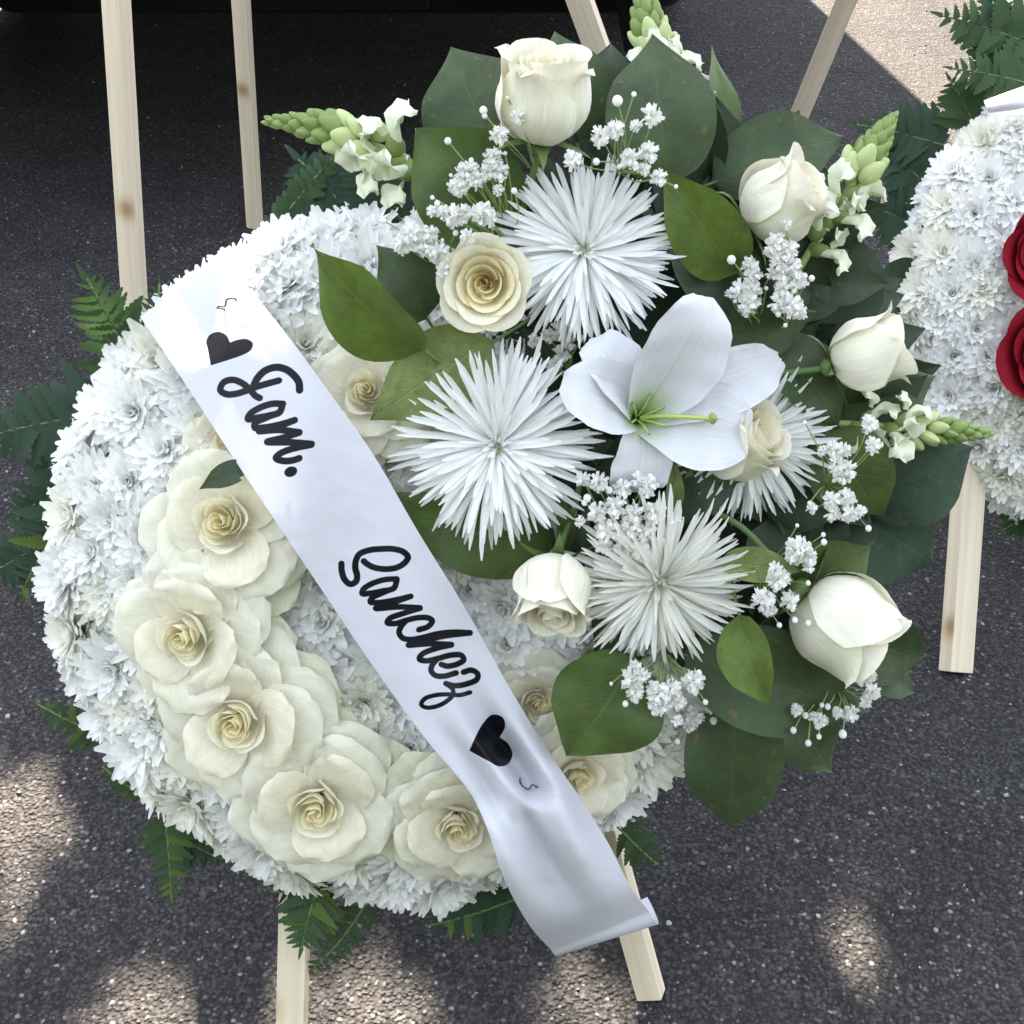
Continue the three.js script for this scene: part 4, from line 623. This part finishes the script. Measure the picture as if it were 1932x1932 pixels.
// ---------------------------------------------------------------- lettered ribbon
{
  const EL = [[264, 597], [350, 725], [443, 868], [530, 998], [599, 1101], [704, 1257], [803, 1394], [887, 1496], [919, 1562], [952, 1660], [999, 1746], [1042, 1795]];
  const ER = [[422, 488], [520, 604], [620, 738], [707, 862], [784, 995], [878, 1148], [965, 1304], [1042, 1428], [1092, 1502], [1146, 1588], [1190, 1674], [1226, 1722]];
  const EH = [0.045, 0.088, 0.116, 0.125, 0.126, 0.124, 0.122, 0.112, 0.118, 0.112, 0.084, 0.040];
  const c3 = (a) => new THREE.CatmullRomCurve3(a.map((p, i) => V(p[0], p[1], EH[i] * 1000)), false, 'centripetal');
  const cl = c3(EL), cr = c3(ER), n = EL.length - 1;
  const sec = (v) => { const f = v * n, i = Math.min(n - 1, Math.floor(f)), t = f - i; return [cl.getPoint(v), cr.getPoint(v), i, t]; };
  const px = (a, v) => { const [l, r] = sec(v); return [l.x + (r.x - l.x) * a, l.y + (r.y - l.y) * a]; };
  // arc length along the middle -> texture v
  const K = 240, arc = [0]; for (let k = 1; k <= K; k++) { const a = px(0.5, (k - 1) / K), b = px(0.5, k / K); arc.push(arc[k - 1] + Math.hypot(a[0] - b[0], a[1] - b[1])); }
  const arcAt = (v) => { const f = Math.min(K - 1e-6, v * K), i = Math.floor(f); return (arc[i] + (arc[i + 1] - arc[i]) * (f - i)) / arc[K]; };
  const find = (x, y) => { let best = 1e9, bv = 0, ba = 0; for (let k = 0; k <= 400; k++) { const [l, r] = sec(k / 400), dx = r.x - l.x, dy = r.y - l.y, a = ((x - l.x) * dx + (y - l.y) * dy) / (dx * dx + dy * dy), e = Math.hypot(l.x + dx * a - x, l.y + dy * a - y); if (e < best) { best = e; bv = k / 400; ba = a; } } for (let st = 1 / 800; st > 2e-6; st /= 2) for (const q of [bv - st, bv + st]) { if (q < 0 || q > 1) continue; const [l, r] = sec(q), dx = r.x - l.x, dy = r.y - l.y, a = ((x - l.x) * dx + (y - l.y) * dy) / (dx * dx + dy * dy), e = Math.hypot(l.x + dx * a - x, l.y + dy * a - y); if (e < best) { best = e; bv = q; ba = a; } } return [arcAt(bv), ba]; };
  const CW = 2048, CH = 288, cvs = document.createElement('canvas'); cvs.width = CW; cvs.height = CH; const ctx = cvs.getContext('2d');
  ctx.fillStyle = '#f4f4f7'; ctx.fillRect(0, 0, CW, CH);
  const ink = '#0a0d18'; ctx.strokeStyle = ink; ctx.fillStyle = ink; ctx.lineCap = 'round'; ctx.lineJoin = 'round';
  const conv = (ox, oy, k) => ([x, y]) => { const [v, a] = find((ox + x * k) * 0.966, (oy + y * k) * 0.966); return [v * CW, (1 - a) * CH]; };
  const A3 = conv(260, 500, 440 / 1932), A4 = conv(620, 1030, 440 / 1932), A8 = conv(650, 1300, 700 / 1932);
  function stroke(C, pts, w) { const q = pts.map(C), c = new THREE.CatmullRomCurve3(q.map((p) => V(p[0], p[1], 0)), false, 'centripetal').getPoints(pts.length * 12); ctx.lineWidth = w; ctx.beginPath(); c.forEach((p, i) => (i ? ctx.lineTo(p.x, p.y) : ctx.moveTo(p.x, p.y))); ctx.stroke(); }
  function blob(C, pts) { const q = pts.map(C); ctx.beginPath(); const c = []; for (const seg of [q]) c.push(...seg); c.forEach((p, i) => (i ? ctx.lineTo(p[0], p[1]) : ctx.moveTo(p[0], p[1]))); ctx.closePath(); ctx.fill(); ctx.lineWidth = 3; ctx.stroke(); }
  const smooth = (pts) => new THREE.CatmullRomCurve3(pts.map((p) => V(p[0], p[1], 0)), false, 'centripetal').getPoints(pts.length * 8).map((p) => [p.x, p.y]);
  const w1 = 17, w2 = 15;
  stroke(A3, [[1428, 1150], [1420, 1080], [1365, 1010], [1300, 968], [1220, 955], [1130, 985], [1065, 1050], [1035, 1110]], w1 + 2);
  stroke(A3, [[1250, 1068], [1150, 1095], [1050, 1125], [980, 1152], [880, 1182], [800, 1185], [748, 1150], [775, 1085], [850, 1062], [930, 1088], [1000, 1145], [1050, 1200], [1085, 1218]], w1);
  stroke(A3, [[1285, 1268], [1190, 1268], [1080, 1305], [1000, 1358], [985, 1398], [1060, 1388], [1180, 1365], [1255, 1342], [1282, 1275]], w1);
  stroke(A3, [[1255, 1342], [1140, 1388], [1045, 1435], [1045, 1472], [1130, 1470], [1250, 1448], [1385, 1408]], w1);
  stroke(A3, [[1385, 1408], [1250, 1460], [1080, 1502], [1250, 1492], [1425, 1512]], w1); stroke(A3, [[1425, 1515], [1290, 1558], [1150, 1594], [1350, 1598], [1530, 1612]], w1); stroke(A3, [[1530, 1618], [1360, 1655], [1260, 1695], [1225, 1732], [1285, 1757], [1360, 1754], [1425, 1735]], w1);
  blob(A3, Array.from({ length: 24 }, (_, i) => { const a = i / 24 * 6.283, x = 52 * Math.cos(a), y = 38 * Math.sin(a), c = Math.cos(-0.35), s = Math.sin(-0.35); return [1352 + x * c - y * s, 1850 + x * s + y * c]; }));
  blob(A3, [...smooth([[670, 932], [645, 790], [632, 735], [660, 682], [725, 656], [792, 682], [828, 748]]), ...smooth([[828, 748], [905, 722], [975, 718], [1020, 750], [1008, 800], [950, 838], [820, 885], [670, 932]])]);
  stroke(A4, [[205, 310], [208, 370], [232, 445], [282, 487], [330, 465], [340, 415], [325, 350], [330, 285], [360, 230], [440, 197], [550, 185], [660, 187], [740, 212], [776, 255], [750, 302], [680, 345], [580, 358], [480, 342], [420, 310], [398, 290]], w2 + 1);
  stroke(A4, [[680, 442], [580, 448], [470, 482], [395, 530], [385, 568], [450, 565], [560, 545], [655, 522], [682, 448]], w2); stroke(A4, [[655, 522], [560, 562], [470, 605], [455, 640], [520, 645], [640, 628], [800, 592]], w2);
  stroke(A4, [[800, 592], [650, 645], [500, 695], [700, 682], [880, 690]], w2); stroke(A4, [[880, 694], [730, 740], [620, 782], [600, 818], [665, 825], [760, 798], [860, 775], [950, 777], [985, 802], [950, 850], [870, 878]], w2);
  stroke(A4, [[760, 800], [718, 850], [700, 900], [730, 948], [800, 962], [900, 945], [1020, 915], [1150, 900], [1310, 905]], w2); stroke(A4, [[1310, 905], [1100, 930], [900, 975], [780, 1010], [960, 998], [1150, 1005]], w2);
  stroke(A4, [[1150, 1008], [1010, 1040], [895, 1090], [875, 1130], [930, 1145], [1030, 1125], [1150, 1095], [1235, 1098], [1255, 1135], [1200, 1172], [1110, 1190], [1062, 1175]], w2); stroke(A4, [[1030, 1125], [985, 1180], [975, 1230], [1012, 1270], [1085, 1276], [1190, 1248]], w2);
  stroke(A4, [[1252, 1242], [1320, 1225], [1375, 1258], [1368, 1302], [1290, 1340], [1180, 1358], [1102, 1340]], w2); stroke(A4, [[1102, 1342], [1160, 1390], [1160, 1438], [1110, 1490], [1020, 1535], [930, 1545], [890, 1520], [920, 1470], [1010, 1440], [1110, 1432], [1220, 1438], [1310, 1415]], w2 - 3);
  blob(A8, [...smooth([[740, 458], [775, 380], [815, 310], [860, 268], [912, 280], [926, 325], [896, 386]]), ...smooth([[896, 386], [945, 425], [965, 480], [940, 530], [895, 540], [840, 512], [740, 458]])]);
  const map = new THREE.CanvasTexture(cvs); map.colorSpace = THREE.SRGBColorSpace; map.flipY = false;
  const weave = tex(256, 64, (u, v) => { const g = fbm(u * 3, v * 32, 3, 2) * 0.6 + 0.4 * fbm(u * 40, v * 20, 20, 7); return [g, g, g]; }, false);
  const satin = sheet(lin(0.67, 0.68, 0.72), 0.16, 0.9, { map, specularIntensity: 0.3, clearcoat: 0.35, clearcoatRoughness: 0.22 });
  const plain = sheet(lin(0.70, 0.715, 0.77), 0.16, 0.9, { specularIntensity: 0.3, clearcoat: 0.35, clearcoatRoughness: 0.22 });
  const nu = 28, nv = 200, pos = [], uv = [], idx = [];
  for (let j = 0; j <= nv; j++) {
    const v = j / nv, [l, r] = sec(v), h = l.z / 1000;
    for (let i = 0; i <= nu; i++) {
      const a = i / nu, x = l.x + (r.x - l.x) * a, y = l.y + (r.y - l.y) * a, f = v * n;
      const pin = Math.exp(-Math.pow((f - 7.05) / 0.9, 2)), across = a - 0.62;
      let hh = h + 0.010 * Math.sin(a * Math.PI) - 0.0085 * Math.cos((a - 0.5) * 4 + f * 0.9) * Math.sin(f * 1.3) + 0.004 * (fbm(a * 3 + 5, f * 1.6 + 9, 32, 61) - 0.5);
      hh += pin * (-0.022 * Math.exp(-Math.pow(across / 0.14, 2)) + 0.016 * Math.pow(Math.abs(Math.sin(across * 7.5)), 1.5) * Math.min(1, Math.abs(across) * 5));
      const tail = Math.max(0, f - 7.1); hh += 0.016 * Math.min(1, tail) * Math.sin(across * 9 + 0.6) * Math.exp(-Math.pow((f - 8.6) / 1.2, 2)) - 0.010 * Math.min(1, tail) * Math.exp(-Math.pow((a - 0.38 - 0.05 * tail) / 0.06, 2)) * Math.exp(-Math.pow((f - 8.4) / 1, 2));
      const up = Math.max(0, 1 - f); hh += -0.012 * up * Math.sin(a * 4.5);
      const P = WP.at(x, y, hh); pos.push(P.x - WP.C.x, P.y - WP.C.y, P.z - WP.C.z); uv.push(arcAt(v), 1 - a);
    }
  }
  // the tail turns under at its end
  const E0 = pos.length / 3 - (nu + 1), back = 14;
  for (let j = 1; j <= back; j++) { const t = j / back * 2.9, R = 0.016; for (let i = 0; i <= nu; i++) { const k = (E0 + i) * 3, o = V(pos[k], pos[k + 1], pos[k + 2]); const down = WP.dir(0.42, -0.8, -0.25), into = WP.N.clone().negate(), rr2 = R * (0.6 + 0.9 * i / nu); o.addScaledVector(down, rr2 * Math.sin(t)).addScaledVector(into, rr2 * (1 - Math.cos(t))); pos.push(o.x, o.y, o.z); uv.push(0.999, 1 - i / nu); } }
  for (let j = 0; j < nv + back; j++) for (let i = 0; i < nu; i++) { const a = j * (nu + 1) + i, b = a + 1, c = a + nu + 1, d = c + 1; idx.push(a, d, b, a, c, d); }
  const g = new THREE.BufferGeometry(); g.setAttribute('position', new THREE.Float32BufferAttribute(pos, 3)); g.setAttribute('uv', new THREE.Float32BufferAttribute(uv, 2)); g.setIndex(idx); g.computeVertexNormals();
  const rb = thing('satin_ribbon', 'white satin ribbon with black script and two hearts draped diagonally over the wreath', 'ribbon', WP.C); mesh('band', g, satin, rb);
  // wire pins
  const wire = phys({ color: lin(0.12, 0.12, 0.13), metalness: 0.9, roughness: 0.4 });
  const pinOf = (label, C, pts, h) => { const Q = pts.map(([x, y]) => WP.at(C[0] + x * C[2] * 0.966, C[1] + y * C[2] * 0.966, h)), o = thing('wire_pin', label, 'pin', Q[0], 'wire pins holding the ribbon'); mesh('crimped_wire', tube(Q.map((q) => q.clone().sub(Q[0])), 0.0007, 40, 6), wire, o); mesh('prong', tube([V(0, 0, 0), WP.N.clone().multiplyScalar(-0.03)], 0.0007, 4, 6), wire, o); };
  pinOf('crimped wire pin near the upper end of the ribbon above the heart', [260 * 0.966, 500 * 0.966, 440 / 1932], [[722, 445], [740, 428], [785, 432], [805, 372], [868, 364], [888, 385]], 0.102);
  pinOf('crimped wire pin gathering the ribbon below the lower heart', [650 * 0.966, 1300 * 0.966, 700 / 1932], [[1010, 628], [1028, 655], [1058, 665], [1076, 642], [1098, 654], [1120, 658], [1128, 648]], 0.113);
  // ribbon end on the second wreath
  const r2 = gridGeo(10, 20, (u, v) => { const P = WP2.at(1862 + 170 * v + u * 6, 190 - 62 * v + (u + 1) * 40 * (0.35 + 0.65 * v), 0.085 + 0.02 * Math.sin(v * 5) + 0.012 * Math.cos(u * 2)); return [P.x - WP2.C.x, P.y - WP2.C.y, P.z - WP2.C.z]; });
  const o2 = thing('satin_ribbon', 'end of a plain white satin ribbon across the top of the second wreath', 'ribbon', WP2.C); mesh('band', r2, plain, o2);
}
renderer.render(scene, camera);
